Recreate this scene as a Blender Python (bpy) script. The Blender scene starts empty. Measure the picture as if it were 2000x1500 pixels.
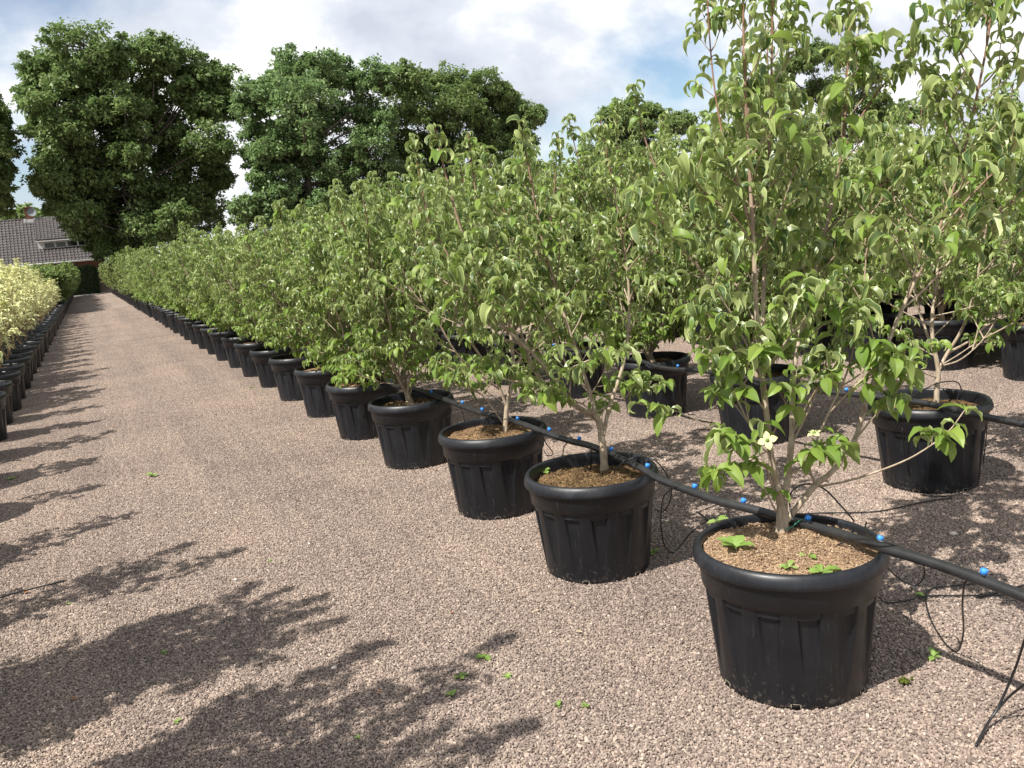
import bpy, math, random
import numpy as np
from mathutils import Matrix, Vector, Euler

scene = bpy.context.scene
COL = scene.collection
R = math.radians

# ------------------------------------------------------------------ camera
CAM_H = 1.6177
FOC = 1671.03                       # focal length in pixels of a 2000 px wide picture
FW = np.array([0.42575679, 0.88858636, -0.17072034])
RT = np.array([0.89082875, -0.44470861, -0.09305051])
UP = np.array([0.15860422, 0.1124657, 0.98091598])
CP = np.array([0, 0, CAM_H])
cam_data = bpy.data.cameras.new('camera')
cam = bpy.data.objects.new('camera', cam_data)
COL.objects.link(cam)
m = Matrix.Identity(4)
for i in range(3):
    m[i][0], m[i][1], m[i][2], m[i][3] = RT[i], UP[i], -FW[i], CP[i]
cam.matrix_world = m
cam_data.sensor_width = 36
cam_data.lens = FOC / 2000 * 36
cam_data.clip_start = 0.05
cam_data.clip_end = 1500
scene.camera = cam

# ------------------------------------------------------------------ light
SUN = Vector((-0.70, -0.18, 1.0)).normalized()      # towards the sun
SUN_EL = math.asin(SUN.z)
SUN_AZ = math.atan2(SUN.x, SUN.y)
sl = bpy.data.lights.new('sun', 'SUN')
sl.energy = 5.0
sl.angle = R(0.55)
sl.color = (1.0, 0.955, 0.88)
so = bpy.data.objects.new('sun', sl)
COL.objects.link(so)
so.rotation_euler = SUN.to_track_quat('Z', 'Y').to_euler()
so.location = (0, 0, 30)

world = bpy.data.worlds.new('World')
scene.world = world
world.use_nodes = True


def build_sky():
    nt = world.node_tree
    nt.nodes.clear()
    N, Lk = nt.nodes.new, nt.links.new
    out = N('ShaderNodeOutputWorld')
    sky = N('ShaderNodeTexSky')
    sky.sky_type = 'NISHITA'
    sky.sun_disc = False
    sky.sun_elevation = SUN_EL
    sky.sun_rotation = SUN_AZ % (2 * math.pi)
    sky.air_density = 1.0
    sky.dust_density = 0.6
    sky.ozone_density = 1.6
    b1 = N('ShaderNodeBackground')
    b1.inputs['Strength'].default_value = 0.09
    Lk(sky.outputs[0], b1.inputs['Color'])
    tc = N('ShaderNodeTexCoord')
    sep = N('ShaderNodeSeparateXYZ')
    Lk(tc.outputs['Generated'], sep.inputs[0])
    # cloud layer: direction projected onto a high flat sheet
    mz = N('ShaderNodeMath'); mz.operation = 'MAXIMUM'; mz.inputs[1].default_value = 0.0
    Lk(sep.outputs['Z'], mz.inputs[0])
    az = N('ShaderNodeMath'); az.operation = 'ADD'; az.inputs[1].default_value = 0.55
    Lk(mz.outputs[0], az.inputs[0])
    dx = N('ShaderNodeMath'); dx.operation = 'DIVIDE'
    dy = N('ShaderNodeMath'); dy.operation = 'DIVIDE'
    Lk(sep.outputs['X'], dx.inputs[0]); Lk(az.outputs[0], dx.inputs[1])
    Lk(sep.outputs['Y'], dy.inputs[0]); Lk(az.outputs[0], dy.inputs[1])
    cmb = N('ShaderNodeCombineXYZ')
    Lk(dx.outputs[0], cmb.inputs['X']); Lk(dy.outputs[0], cmb.inputs['Y'])

    def noise(scale, detail, rough, off, dist=0.0):
        mp = N('ShaderNodeMapping')
        mp.inputs['Location'].default_value = off
        Lk(cmb.outputs[0], mp.inputs['Vector'])
        n = N('ShaderNodeTexNoise')
        n.inputs['Scale'].default_value = scale
        n.inputs['Detail'].default_value = detail
        n.inputs['Roughness'].default_value = rough
        n.inputs['Distortion'].default_value = dist
        Lk(mp.outputs[0], n.inputs['Vector'])
        return n.outputs[0]

    def ramp(src, stops):
        r = N('ShaderNodeValToRGB')
        e = r.color_ramp.elements
        while len(e) < len(stops):
            e.new(0.5)
        for k, (p, c) in enumerate(stops):
            e[k].position = p
            e[k].color = (c[0], c[1], c[2], 1)
        Lk(src, r.inputs[0])
        return r.outputs[0]
    cover = ramp(noise(2.1, 9, 0.53, (3.1, 1.7, 0.0), 0.1),
                 [(0.36, (0, 0, 0)), (0.50, (1, 1, 1))])
    shade = ramp(noise(3.6, 9, 0.56, (7.4, 2.2, 3.0), 0.1),
                 [(0.36, (0.56, 0.60, 0.69)), (0.47, (0.70, 0.74, 0.81)), (0.57, (1.0, 1.0, 1.0))])
    b2 = N('ShaderNodeBackground')
    b2.inputs['Strength'].default_value = 0.76
    Lk(shade, b2.inputs['Color'])
    mx = N('ShaderNodeMixShader')
    Lk(cover, mx.inputs[0]); Lk(b1.outputs[0], mx.inputs[1]); Lk(b2.outputs[0], mx.inputs[2])
    Lk(mx.outputs[0], out.inputs['Surface'])


build_sky()
vs = scene.view_settings
vs.view_transform = 'Standard'
vs.look = 'None'
vs.gamma = 1
vs.use_curve_mapping = False
vs.exposure = 0.66
cy = scene.cycles
cy.use_denoising = True
try:
    cy.denoiser = 'OPENIMAGEDENOISE'
    cy.denoising_input_passes = 'RGB_ALBEDO_NORMAL'
    cy.denoising_prefilter = 'ACCURATE'
except Exception:
    pass
cy.max_bounces = 6
cy.diffuse_bounces = 3
cy.glossy_bounces = 2
cy.transmission_bounces = 3
cy.transparent_max_bounces = 6
cy.sample_clamp_indirect = 6
cy.use_adaptive_sampling = True
cy.adaptive_threshold = 0.01


# ------------------------------------------------------------------ pixel to place
def ray(u, v):
    return FW + RT * (u - 1000) / FOC - UP * (v - 750) / FOC


def gnd(u, v, z=0.0):
    d = ray(u, v)
    return CP + d * ((z - CAM_H) / d[2])


def atY(u, v, Y):
    d = ray(u, v)
    return CP + d * (Y / d[1])


def at_depth(u, v, dep):
    return CP + ray(u, v) * dep


def depth_of(P):
    return float((np.array(P) - CP) @ FW)


# ------------------------------------------------------------------ materials
def new_mat(name):
    mt = bpy.data.materials.new(name)
    mt.use_nodes = True
    nt = mt.node_tree
    nt.nodes.clear()
    out = nt.nodes.new('ShaderNodeOutputMaterial')
    return mt, nt, out


class NT:
    def __init__(s, nt):
        s.nt = nt

    def n(s, typ, **kw):
        nd = s.nt.nodes.new(typ)
        for k, v in kw.items():
            setattr(nd, k, v)
        return nd

    def l(s, a, b):
        s.nt.links.new(a, b)

    def noise(s, vec, scale, detail=4, rough=0.55):
        nd = s.n('ShaderNodeTexNoise')
        nd.inputs['Scale'].default_value = scale
        nd.inputs['Detail'].default_value = detail
        nd.inputs['Roughness'].default_value = rough
        if vec is not None:
            s.l(vec, nd.inputs['Vector'])
        return nd.outputs[0]

    def ramp(s, src, stops, interp='LINEAR'):
        r = s.n('ShaderNodeValToRGB')
        r.color_ramp.interpolation = interp
        e = r.color_ramp.elements
        while len(e) < len(stops):
            e.new(0.5)
        for k, (p, c) in enumerate(stops):
            e[k].position = p
            if not hasattr(c, '__len__'):
                c = (c, c, c)
            e[k].color = (c[0], c[1], c[2], 1)
        s.l(src, r.inputs[0])
        return r.outputs[0]

    def mix(s, fac, a, b, mode='MIX'):
        nd = s.n('ShaderNodeMix', data_type='RGBA', blend_type=mode)
        for inp, val in ((nd.inputs[0], fac), (nd.inputs[6], a), (nd.inputs[7], b)):
            if hasattr(val, 'is_linked') or isinstance(val, bpy.types.NodeSocket):
                s.l(val, inp)
            elif hasattr(val, '__len__'):
                inp.default_value = (val[0], val[1], val[2], 1)
            else:
                inp.default_value = val
        return nd.outputs[2]

    def math(s, op, a, b=None, c=None):
        nd = s.n('ShaderNodeMath', operation=op)
        for k, val in enumerate((a, b, c)):
            if val is None:
                continue
            if isinstance(val, bpy.types.NodeSocket):
                s.l(val, nd.inputs[k])
            else:
                nd.inputs[k].default_value = val
        return nd.outputs[0]

    def bsdf(s, col, rough=0.6, spec=0.4, metal=0.0):
        b = s.n('ShaderNodeBsdfPrincipled')
        for inp, val in (('Base Color', col), ('Roughness', rough), ('Specular IOR Level', spec), ('Metallic', metal)):
            if isinstance(val, bpy.types.NodeSocket):
                s.l(val, b.inputs[inp])
            elif hasattr(val, '__len__'):
                b.inputs[inp].default_value = (val[0], val[1], val[2], 1)
            else:
                b.inputs[inp].default_value = val
        return b

    def bump(s, h, strength=0.3, dist=0.01):
        b = s.n('ShaderNodeBump')
        b.inputs['Strength'].default_value = strength
        b.inputs['Distance'].default_value = dist
        s.l(h, b.inputs['Height'])
        return b.outputs[0]

    def obj(s):
        return s.n('ShaderNodeTexCoord').outputs['Object']

    def pos(s):
        return s.n('ShaderNodeNewGeometry').outputs['Position']


def leaf_mat(name, top_a, top_b, under, margin=None, margin_at=0.55, per_object=False,
             vein=(0.20, 0.26, 0.09), trans=0.28, rough=0.46, spec=0.42, tcol=None):
    """leaf: upper and lower side of their own colour, paler midrib, light shining through"""
    mt, nt, out = new_mat(name)
    g = NT(nt)
    if per_object:
        rnd = g.n('ShaderNodeObjectInfo').outputs['Random']
    else:
        a = g.n('ShaderNodeAttribute', attribute_name='tint')
        rnd = a.outputs['Fac']
    top = g.mix(g.math('POWER', rnd, 1.5), top_a, top_b)
    ac = g.n('ShaderNodeAttribute', attribute_name='across').outputs['Fac']
    if margin is not None:
        top = g.mix(g.ramp(ac, [(margin_at - 0.12, 0.0), (margin_at + 0.1, 1.0)]), top, margin)
        under = g.mix(g.ramp(ac, [(margin_at - 0.12, 0.0), (margin_at + 0.1, 1.0)]), under, margin)
    if vein is not None:
        vf = g.ramp(ac, [(0.0, 0.75), (0.16, 0.0)])
        top = g.mix(vf, top, vein)
    bf = g.n('ShaderNodeNewGeometry').outputs['Backfacing']
    col = g.mix(bf, top, under)
    p = g.bsdf(col, rough, spec)
    tr = g.n('ShaderNodeBsdfTranslucent')
    if tcol is None:
        tc = g.mix(0.5, top, (0.30, 0.44, 0.07))
    else:
        tc = g.mix(0.5, top, tcol)
    g.l(tc, tr.inputs['Color'])
    mx = g.n('ShaderNodeMixShader')
    mx.inputs[0].default_value = trans
    g.l(p.outputs[0], mx.inputs[1]); g.l(tr.outputs[0], mx.inputs[2])
    g.l(mx.outputs[0], out.inputs['Surface'])
    return mt


M = {}
UNDER = (0.400, 0.460, 0.190)
M['dog_leaf_obj'] = leaf_mat('dogwood_leaf_single', (0.052, 0.098, 0.032), (0.335, 0.395, 0.142), UNDER, margin=(0.50, 0.57, 0.22), margin_at=0.88, per_object=True, rough=0.38, spec=0.5, trans=0.34)
M['dog_young_obj'] = leaf_mat('dogwood_young_leaf_single', (0.150, 0.250, 0.040), (0.260, 0.360, 0.065), (0.28, 0.35, 0.12), per_object=True, trans=0.42)
M['dog_leaf'] = leaf_mat('dogwood_leaf', (0.052, 0.098, 0.032), (0.340, 0.400, 0.145), UNDER, margin=(0.50, 0.57, 0.22), margin_at=0.88, rough=0.38, spec=0.5, trans=0.34)
M['dog_young'] = leaf_mat('dogwood_young_leaf', (0.150, 0.250, 0.040), (0.260, 0.360, 0.065), (0.28, 0.35, 0.12), trans=0.42)
M['round_leaf'] = leaf_mat('rounded_shrub_leaf', (0.105, 0.145, 0.040), (0.215, 0.225, 0.070), (0.22, 0.24, 0.11))
M['green_leaf'] = leaf_mat('plain_green_leaf', (0.100, 0.160, 0.040), (0.240, 0.300, 0.085), (0.24, 0.29, 0.12))
M['var_leaf'] = leaf_mat('variegated_leaf', (0.20, 0.31, 0.09), (0.50, 0.54, 0.22), (0.54, 0.56, 0.27), margin=(0.80, 0.78, 0.42),
                         margin_at=0.42, vein=None, trans=0.3, tcol=(0.66, 0.60, 0.22))
M['maple_leaf'] = leaf_mat('maple_leaf', (0.13, 0.21, 0.035), (0.32, 0.32, 0.05), (0.17, 0.21, 0.07), vein=None, trans=0.35)
M['oak_leaf'] = leaf_mat('oak_leaf', (0.090, 0.145, 0.045), (0.270, 0.335, 0.110), (0.19, 0.25, 0.11), vein=None, tcol=(0.2, 0.34, 0.1), trans=0.36, rough=0.5)
M['tree_leaf'] = leaf_mat('broadleaf', (0.105, 0.178, 0.068), (0.285, 0.385, 0.150), (0.20, 0.28, 0.13), vein=None, tcol=(0.2, 0.34, 0.1), trans=0.36, rough=0.5)
M['pale_tree_leaf'] = leaf_mat('pale_broadleaf', (0.13, 0.20, 0.075), (0.26, 0.33, 0.13), (0.22, 0.28, 0.13), vein=None, trans=0.3, rough=0.55)
M['hedge_leaf'] = leaf_mat('hedge_leaf', (0.022, 0.045, 0.012), (0.045, 0.080, 0.018), (0.05, 0.07, 0.03), vein=None, trans=0.15)
M['weed_leaf'] = leaf_mat('weed_leaf', (0.20, 0.33, 0.06), (0.30, 0.42, 0.12), (0.25, 0.34, 0.12), per_object=True, trans=0.35, rough=0.6)


def bark(name, c1, c2, scale=30, young=None):
    mt, nt, out = new_mat(name)
    g = NT(nt)
    o = g.obj()
    mp = g.n('ShaderNodeMapping')
    mp.inputs['Scale'].default_value = (1, 1, 0.25)
    g.l(o, mp.inputs['Vector'])
    n = g.noise(mp.outputs[0], scale, 6, 0.65)
    col = g.ramp(n, [(0.32, c1), (0.68, c2)])
    if young is not None:
        a = g.n('ShaderNodeAttribute', attribute_name='tint').outputs['Fac']
        col = g.mix(a, col, young)
    b = g.bsdf(col, 0.75, 0.25)
    g.l(g.bump(n, 0.5, 0.004), b.inputs['Normal'])
    g.l(b.outputs[0], out.inputs['Surface'])
    return mt


M['dog_bark'] = bark('dogwood_bark', (0.24, 0.18, 0.125), (0.48, 0.40, 0.30), 55, young=(0.17, 0.075, 0.045))
M['var_bark'] = bark('variegated_shrub_bark', (0.20, 0.14, 0.08), (0.38, 0.28, 0.17), 40)
M['tree_bark'] = bark('tree_bark', (0.045, 0.035, 0.026), (0.12, 0.10, 0.08), 4)


def simple(name, col, rough=0.6, spec=0.4, var=0.0, vscale=20, bump=0.0, bdist=0.003):
    mt, nt, out = new_mat(name)
    g = NT(nt)
    if var > 0 or bump > 0:
        n = g.noise(g.obj(), vscale, 5, 0.6)
        c = g.ramp(n, [(0.3, [x * (1 - var) for x in col]), (0.7, [min(1, x * (1 + var)) for x in col])])
        b = g.bsdf(c, rough, spec)
        if bump > 0:
            g.l(g.bump(n, bump, bdist), b.inputs['Normal'])
    else:
        b = g.bsdf(col, rough, spec)
    g.l(b.outputs[0], out.inputs['Surface'])
    return mt


def pot_mat():
    mt, nt, out = new_mat('black_pot_plastic')
    g = NT(nt)
    o = g.obj()
    n = g.noise(o, 9, 6, 0.65)
    mp = g.n('ShaderNodeMapping')
    mp.inputs['Scale'].default_value = (40, 40, 3)
    g.l(o, mp.inputs['Vector'])
    st = g.noise(mp.outputs[0], 1.0, 5, 0.6)
    dust = g.math('MULTIPLY', g.ramp(n, [(0.38, 0.0), (0.75, 1.0)]), g.ramp(st, [(0.40, 0.0), (0.75, 1.0)]))
    rnd = g.n('ShaderNodeObjectInfo').outputs['Random']
    base = g.mix(rnd, (0.0055, 0.0064, 0.0088), (0.0092, 0.0103, 0.0138))
    col = g.mix(g.math('MULTIPLY', dust, g.math('MULTIPLY_ADD', rnd, 0.6, 0.15)), base, (0.042, 0.044, 0.050))
    # splashes of dried mud thrown up from the gravel, and scuffs
    zz = g.n('ShaderNodeSeparateXYZ')
    g.l(o, zz.inputs[0])
    sp = g.math('ADD', g.noise(o, 55, 5, 0.7), g.math('MULTIPLY', zz.outputs['Z'], -1.1))
    col = g.mix(g.math('MULTIPLY', g.ramp(sp, [(0.50, 0.0), (0.60, 1.0)]), 0.55), col, (0.12, 0.10, 0.085))
    sc_ = g.noise(mp.outputs[0], 3.1, 2, 0.5)
    col = g.mix(g.math('MULTIPLY', g.ramp(sc_, [(0.68, 0.0), (0.74, 1.0)]), 0.30), col, (0.10, 0.10, 0.105))
    rough = g.ramp(n, [(0.3, 0.34), (0.75, 0.52)])
    b = g.bsdf(col, rough, 0.5)
    g.l(g.bump(g.noise(o, 160, 3, 0.6), 0.10, 0.001), b.inputs['Normal'])
    g.l(b.outputs[0], out.inputs['Surface'])
    return mt


M['pot'] = pot_mat()
M['hose'] = simple('black_pipe_plastic', (0.020, 0.020, 0.021), 0.42, 0.5, 0.45, 14, 0.05, 0.001)
M['tube'] = simple('black_tube_plastic', (0.012, 0.012, 0.013), 0.35, 0.5)
M['blue'] = simple('blue_plastic', (0.045, 0.25, 0.72), 0.45, 0.4, 0.15, 200)
M['hole'] = simple('drain_hole_dark', (0.010, 0.009, 0.008), 0.9, 0.1)
M['flash'] = simple('pale_plastic_flash', (0.20, 0.17, 0.13), 0.7, 0.2, 0.5, 200)
M['bract'] = simple('flower_bract', (0.52, 0.52, 0.24), 0.6, 0.3, 0.08, 60)
M['flower_eye'] = simple('flower_centre', (0.17, 0.25, 0.08), 0.7, 0.2, 0.4, 300, 0.6, 0.002)
M['tie'] = simple('green_plant_tie', (0.05, 0.24, 0.16), 0.5, 0.3)
M['pebble'] = simple('pale_pebble', (0.62, 0.56, 0.48), 0.8, 0.2, 0.15, 120, 0.4)
M['dead_leaf'] = simple('dead_leaf', (0.30, 0.13, 0.05), 0.8, 0.2, 0.4, 60)
M['straw'] = simple('dry_stalk', (0.45, 0.36, 0.24), 0.8, 0.2, 0.3, 60)
M['moss'] = simple('moss', (0.085, 0.10, 0.02), 0.95, 0.1, 0.5, 200, 0.8, 0.004)


def soil_mat(name, c1, c2, c3):
    mt, nt, out = new_mat(name)
    g = NT(nt)
    o = g.obj()
    n1 = g.noise(o, 11, 4, 0.6)
    n2 = g.noise(o, 120, 5, 0.7)
    c = g.mix(g.ramp(n1, [(0.35, 0.0), (0.66, 1.0)]), c1, c2)
    c = g.mix(g.math('MULTIPLY', g.ramp(n2, [(0.45, 0.0), (0.70, 1.0)]), 0.75), c, c3)
    b = g.bsdf(c, 0.95, 0.1)
    g.l(g.bump(n2, 0.9, 0.006), b.inputs['Normal'])
    g.l(b.outputs[0], out.inputs['Surface'])
    return mt


M['coir'] = soil_mat('dry_coir_compost', (0.19, 0.115, 0.070), (0.38, 0.255, 0.160), (0.54, 0.41, 0.27))
M['brown_soil'] = soil_mat('brown_compost', (0.11, 0.065, 0.035), (0.25, 0.155, 0.085), (0.40, 0.28, 0.165))
M['soil'] = soil_mat('dark_compost', (0.055, 0.034, 0.018), (0.16, 0.10, 0.05), (0.30, 0.20, 0.10))


def chips_mat(name, stops):
    mt, nt, out = new_mat(name)
    g = NT(nt)
    a = g.n('ShaderNodeAttribute', attribute_name='tint').outputs['Fac']
    c = g.ramp(a, stops)
    b = g.bsdf(c, 0.9, 0.15)
    g.l(b.outputs[0], out.inputs['Surface'])
    return mt


M['chips_coir'] = chips_mat('coir_chips', [(0.0, (0.12, 0.072, 0.045)), (0.45, (0.29, 0.19, 0.118)), (0.8, (0.45, 0.33, 0.215)), (1.0, (0.62, 0.51, 0.36))])
M['chips_soil'] = chips_mat('compost_chips', [(0.0, (0.035, 0.022, 0.012)), (0.5, (0.12, 0.075, 0.04)), (1.0, (0.36, 0.25, 0.13))])
STONES = [(0.0, (0.098, 0.078, 0.071)), (0.25, (0.174, 0.138, 0.118)), (0.5, (0.252, 0.202, 0.172)),
          (0.75, (0.331, 0.270, 0.226)), (0.92, (0.435, 0.355, 0.295)), (1.0, (0.54, 0.46, 0.38))]


def gravel_mat():
    mt, nt, out = new_mat('gravel_stone')
    g = NT(nt)
    a = g.n('ShaderNodeAttribute', attribute_name='tint').outputs['Fac']
    c = g.ramp(a, STONES)
    # wide tone differences of the bed itself: damp, dusty and trodden areas
    p = g.pos()
    w = g.noise(p, 0.55, 6, 0.62)
    c = g.mix(1.0, c, g.ramp(w, [(0.30, (0.82, 0.80, 0.81)), (0.50, (1.0, 0.99, 0.98)), (0.72, (1.16, 1.12, 1.08))]), 'MULTIPLY')
    # trodden lanes running along the path, with dustier stones
    mp = g.n('ShaderNodeMapping')
    mp.inputs['Scale'].default_value = (2.2, 0.10, 1.0)
    g.l(p, mp.inputs['Vector'])
    w2 = g.noise(mp.outputs[0], 1.0, 4, 0.55)
    c = g.mix(1.0, c, g.ramp(w2, [(0.35, (0.90, 0.89, 0.90)), (0.65, (1.10, 1.08, 1.06))]), 'MULTIPLY')
    b = g.bsdf(c, 0.85, 0.22)
    g.l(b.outputs[0], out.inputs['Surface'])
    return mt


def ground_mat():
    mt, nt, out = new_mat('gravel_bed')
    g = NT(nt)
    p = g.pos()
    v = g.n('ShaderNodeTexVoronoi')
    v.inputs['Scale'].default_value = 115
    g.l(p, v.inputs['Vector'])
    c = g.ramp(v.outputs['Color'], STONES)
    w = g.noise(p, 0.55, 6, 0.62)
    c = g.mix(1.0, c, g.ramp(w, [(0.30, (0.82, 0.80, 0.81)), (0.50, (1.0, 0.99, 0.98)), (0.72, (1.16, 1.12, 1.08))]), 'MULTIPLY')
    # trodden lanes running along the path, with dustier stones
    mp = g.n('ShaderNodeMapping')
    mp.inputs['Scale'].default_value = (2.2, 0.10, 1.0)
    g.l(p, mp.inputs['Vector'])
    w2 = g.noise(mp.outputs[0], 1.0, 4, 0.55)
    c = g.mix(1.0, c, g.ramp(w2, [(0.35, (0.90, 0.89, 0.90)), (0.65, (1.10, 1.08, 1.06))]), 'MULTIPLY')
    b = g.bsdf(c, 0.9, 0.2)
    h = g.math('SUBTRACT', 1.0, v.outputs['Distance'])
    g.l(g.bump(h, 0.9, 0.006), b.inputs['Normal'])
    g.l(b.outputs[0], out.inputs['Surface'])
    return mt


M['gravel'] = gravel_mat()
M['ground'] = ground_mat()


# ------------------------------------------------------------------ mesh helpers
class MB:
    """collects vertices and faces; build() links them as one mesh object"""

    def __init__(s):
        s.V, s.Q, s.T, s.n = [], [], [], 0
        s.mq, s.mt = [], []
        s.attr = {}

    def add(s, V, Q=None, T=None, mat=0, **attrs):
        V = np.asarray(V, float).reshape(-1, 3)
        if Q is not None and len(Q):
            Q = np.asarray(Q, np.int64).reshape(-1, 4)
            s.Q.append(Q + s.n); s.mq.append(np.full(len(Q), mat))
        if T is not None and len(T):
            T = np.asarray(T, np.int64).reshape(-1, 3)
            s.T.append(T + s.n); s.mt.append(np.full(len(T), mat))
        for k in attrs:
            if k not in s.attr:
                s.attr[k] = [np.zeros(s.n)] if s.n else []
        for k, lst in s.attr.items():
            val = attrs.get(k, 0.0)
            lst.append(np.full(len(V), float(val)) if np.isscalar(val) else np.asarray(val, float))
        s.V.append(V)
        s.n += len(V)

    def box(s, c, d, mat=0, M3=None):
        x, y, z = np.asarray(d, float) / 2
        V = np.array([[-x, -y, -z], [x, -y, -z], [x, y, -z], [-x, y, -z], [-x, -y, z], [x, -y, z], [x, y, z], [-x, y, z]])
        if M3 is not None:
            V = V @ np.asarray(M3).T
        s.add(V + np.asarray(c, float), [[0, 3, 2, 1], [4, 5, 6, 7], [0, 1, 5, 4], [1, 2, 6, 5], [2, 3, 7, 6], [3, 0, 4, 7]], mat=mat)

    def tube(s, P, r, n=6, cap=True, mat=0, **attrs):
        P = np.asarray(P, float)
        r = np.full(len(P), r) if np.isscalar(r) else np.asarray(r, float)
        T = np.gradient(P, axis=0)
        T /= np.linalg.norm(T, axis=1)[:, None] + 1e-12
        a = np.array([0, 0, 1.0]) if abs(T[0][2]) < 0.9 else np.array([1.0, 0, 0])
        U = np.cross(T[0], a); U /= np.linalg.norm(U)
        th = np.arange(n) * 2 * math.pi / n
        rings = []
        for k in range(len(P)):
            U = U - T[k] * (U @ T[k]); U /= np.linalg.norm(U) + 1e-12
            W = np.cross(T[k], U)
            rings.append(P[k] + r[k] * (np.cos(th)[:, None] * U + np.sin(th)[:, None] * W))
        V = np.concatenate(rings)
        i = np.arange(n); j = (i + 1) % n
        Q = np.concatenate([np.stack([k * n + i, k * n + j, (k + 1) * n + j, (k + 1) * n + i], 1) for k in range(len(P) - 1)])
        T3 = []
        if cap:
            b = (len(P) - 1) * n
            T3 = [[0, q + 1, q] for q in range(1, n - 1)] + [[b, b + q, b + q + 1] for q in range(1, n - 1)]
        at = {}
        for k, v in attrs.items():
            at[k] = v if np.isscalar(v) else np.repeat(np.asarray(v, float), n)
        s.add(V, Q, T3, mat=mat, **at)

    def mesh(s, name, mats, smooth=True):
        me = bpy.data.meshes.new(name)
        V = np.concatenate(s.V) if s.V else np.zeros((0, 3))
        Q = np.concatenate(s.Q) if s.Q else np.zeros((0, 4), int)
        T = np.concatenate(s.T) if s.T else np.zeros((0, 3), int)
        me.vertices.add(len(V))
        me.vertices.foreach_set('co', V.astype(np.float32).ravel())
        nl = len(Q) * 4 + len(T) * 3
        me.loops.add(nl)
        me.loops.foreach_set('vertex_index', np.concatenate([Q.ravel(), T.ravel()]).astype(np.int32))
        me.polygons.add(len(Q) + len(T))
        ls = np.concatenate([np.arange(len(Q)) * 4, len(Q) * 4 + np.arange(len(T)) * 3]).astype(np.int32)
        me.polygons.foreach_set('loop_start', ls)
        if not isinstance(mats, (list, tuple)):
            mats = [mats]
        for q in mats:
            me.materials.append(q)
        mi = np.concatenate([np.concatenate(s.mq) if s.mq else np.zeros(0, int), np.concatenate(s.mt) if s.mt else np.zeros(0, int)]).astype(np.int32)
        me.polygons.foreach_set('material_index', mi)
        me.polygons.foreach_set('use_smooth', np.full(len(mi), smooth))
        for k, lst in s.attr.items():
            a = me.attributes.new(k, 'FLOAT', 'POINT')
            a.data.foreach_set('value', np.concatenate(lst).astype(np.float32))
        me.update(calc_edges=True)
        return me

    def build(s, name, mats, parent=None, smooth=True, kind=None):
        return link(name, s.mesh(name, mats, smooth), parent, kind)


def link(name, me, parent=None, kind=None):
    o = bpy.data.objects.new(name, me)
    COL.objects.link(o)
    if parent is not None:
        o.parent = parent
    if kind:
        o['kind'] = kind
    return o


def tag(o, label, cat, group=None, kind=None):
    o['label'] = label
    o['category'] = cat
    if group:
        o['group'] = group
    if kind:
        o['kind'] = kind
    return o


def empty(name, loc=(0, 0, 0), rz=0.0):
    o = bpy.data.objects.new(name, None)
    o.empty_display_size = 0.1
    COL.objects.link(o)
    o.location = loc
    o.rotation_euler = (0, 0, rz)
    return o


def structure(o, cat):
    o['kind'] = 'structure'
    return o


def copy_tree(src, parent=None):
    c = src.copy()
    COL.objects.link(c)
    c.parent = parent
    for ch in list(src.children):
        copy_tree(ch, c)
    return c


def smooth_path(P, per=6):
    """Catmull-Rom through the points"""
    P = np.asarray(P, float)
    A = np.vstack([2 * P[0] - P[1], P, 2 * P[-1] - P[-2]])
    out = []
    for k in range(1, len(A) - 2):
        for t in np.linspace(0, 1, per, endpoint=False):
            p0, p1, p2, p3 = A[k - 1], A[k], A[k + 1], A[k + 2]
            out.append(0.5 * ((2 * p1) + (p2 - p0) * t + (2 * p0 - 5 * p1 + 4 * p2 - p3) * t ** 2 + (3 * p1 - p0 - 3 * p2 + p3) * t ** 3))
    out.append(P[-1])
    return np.array(out)


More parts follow.
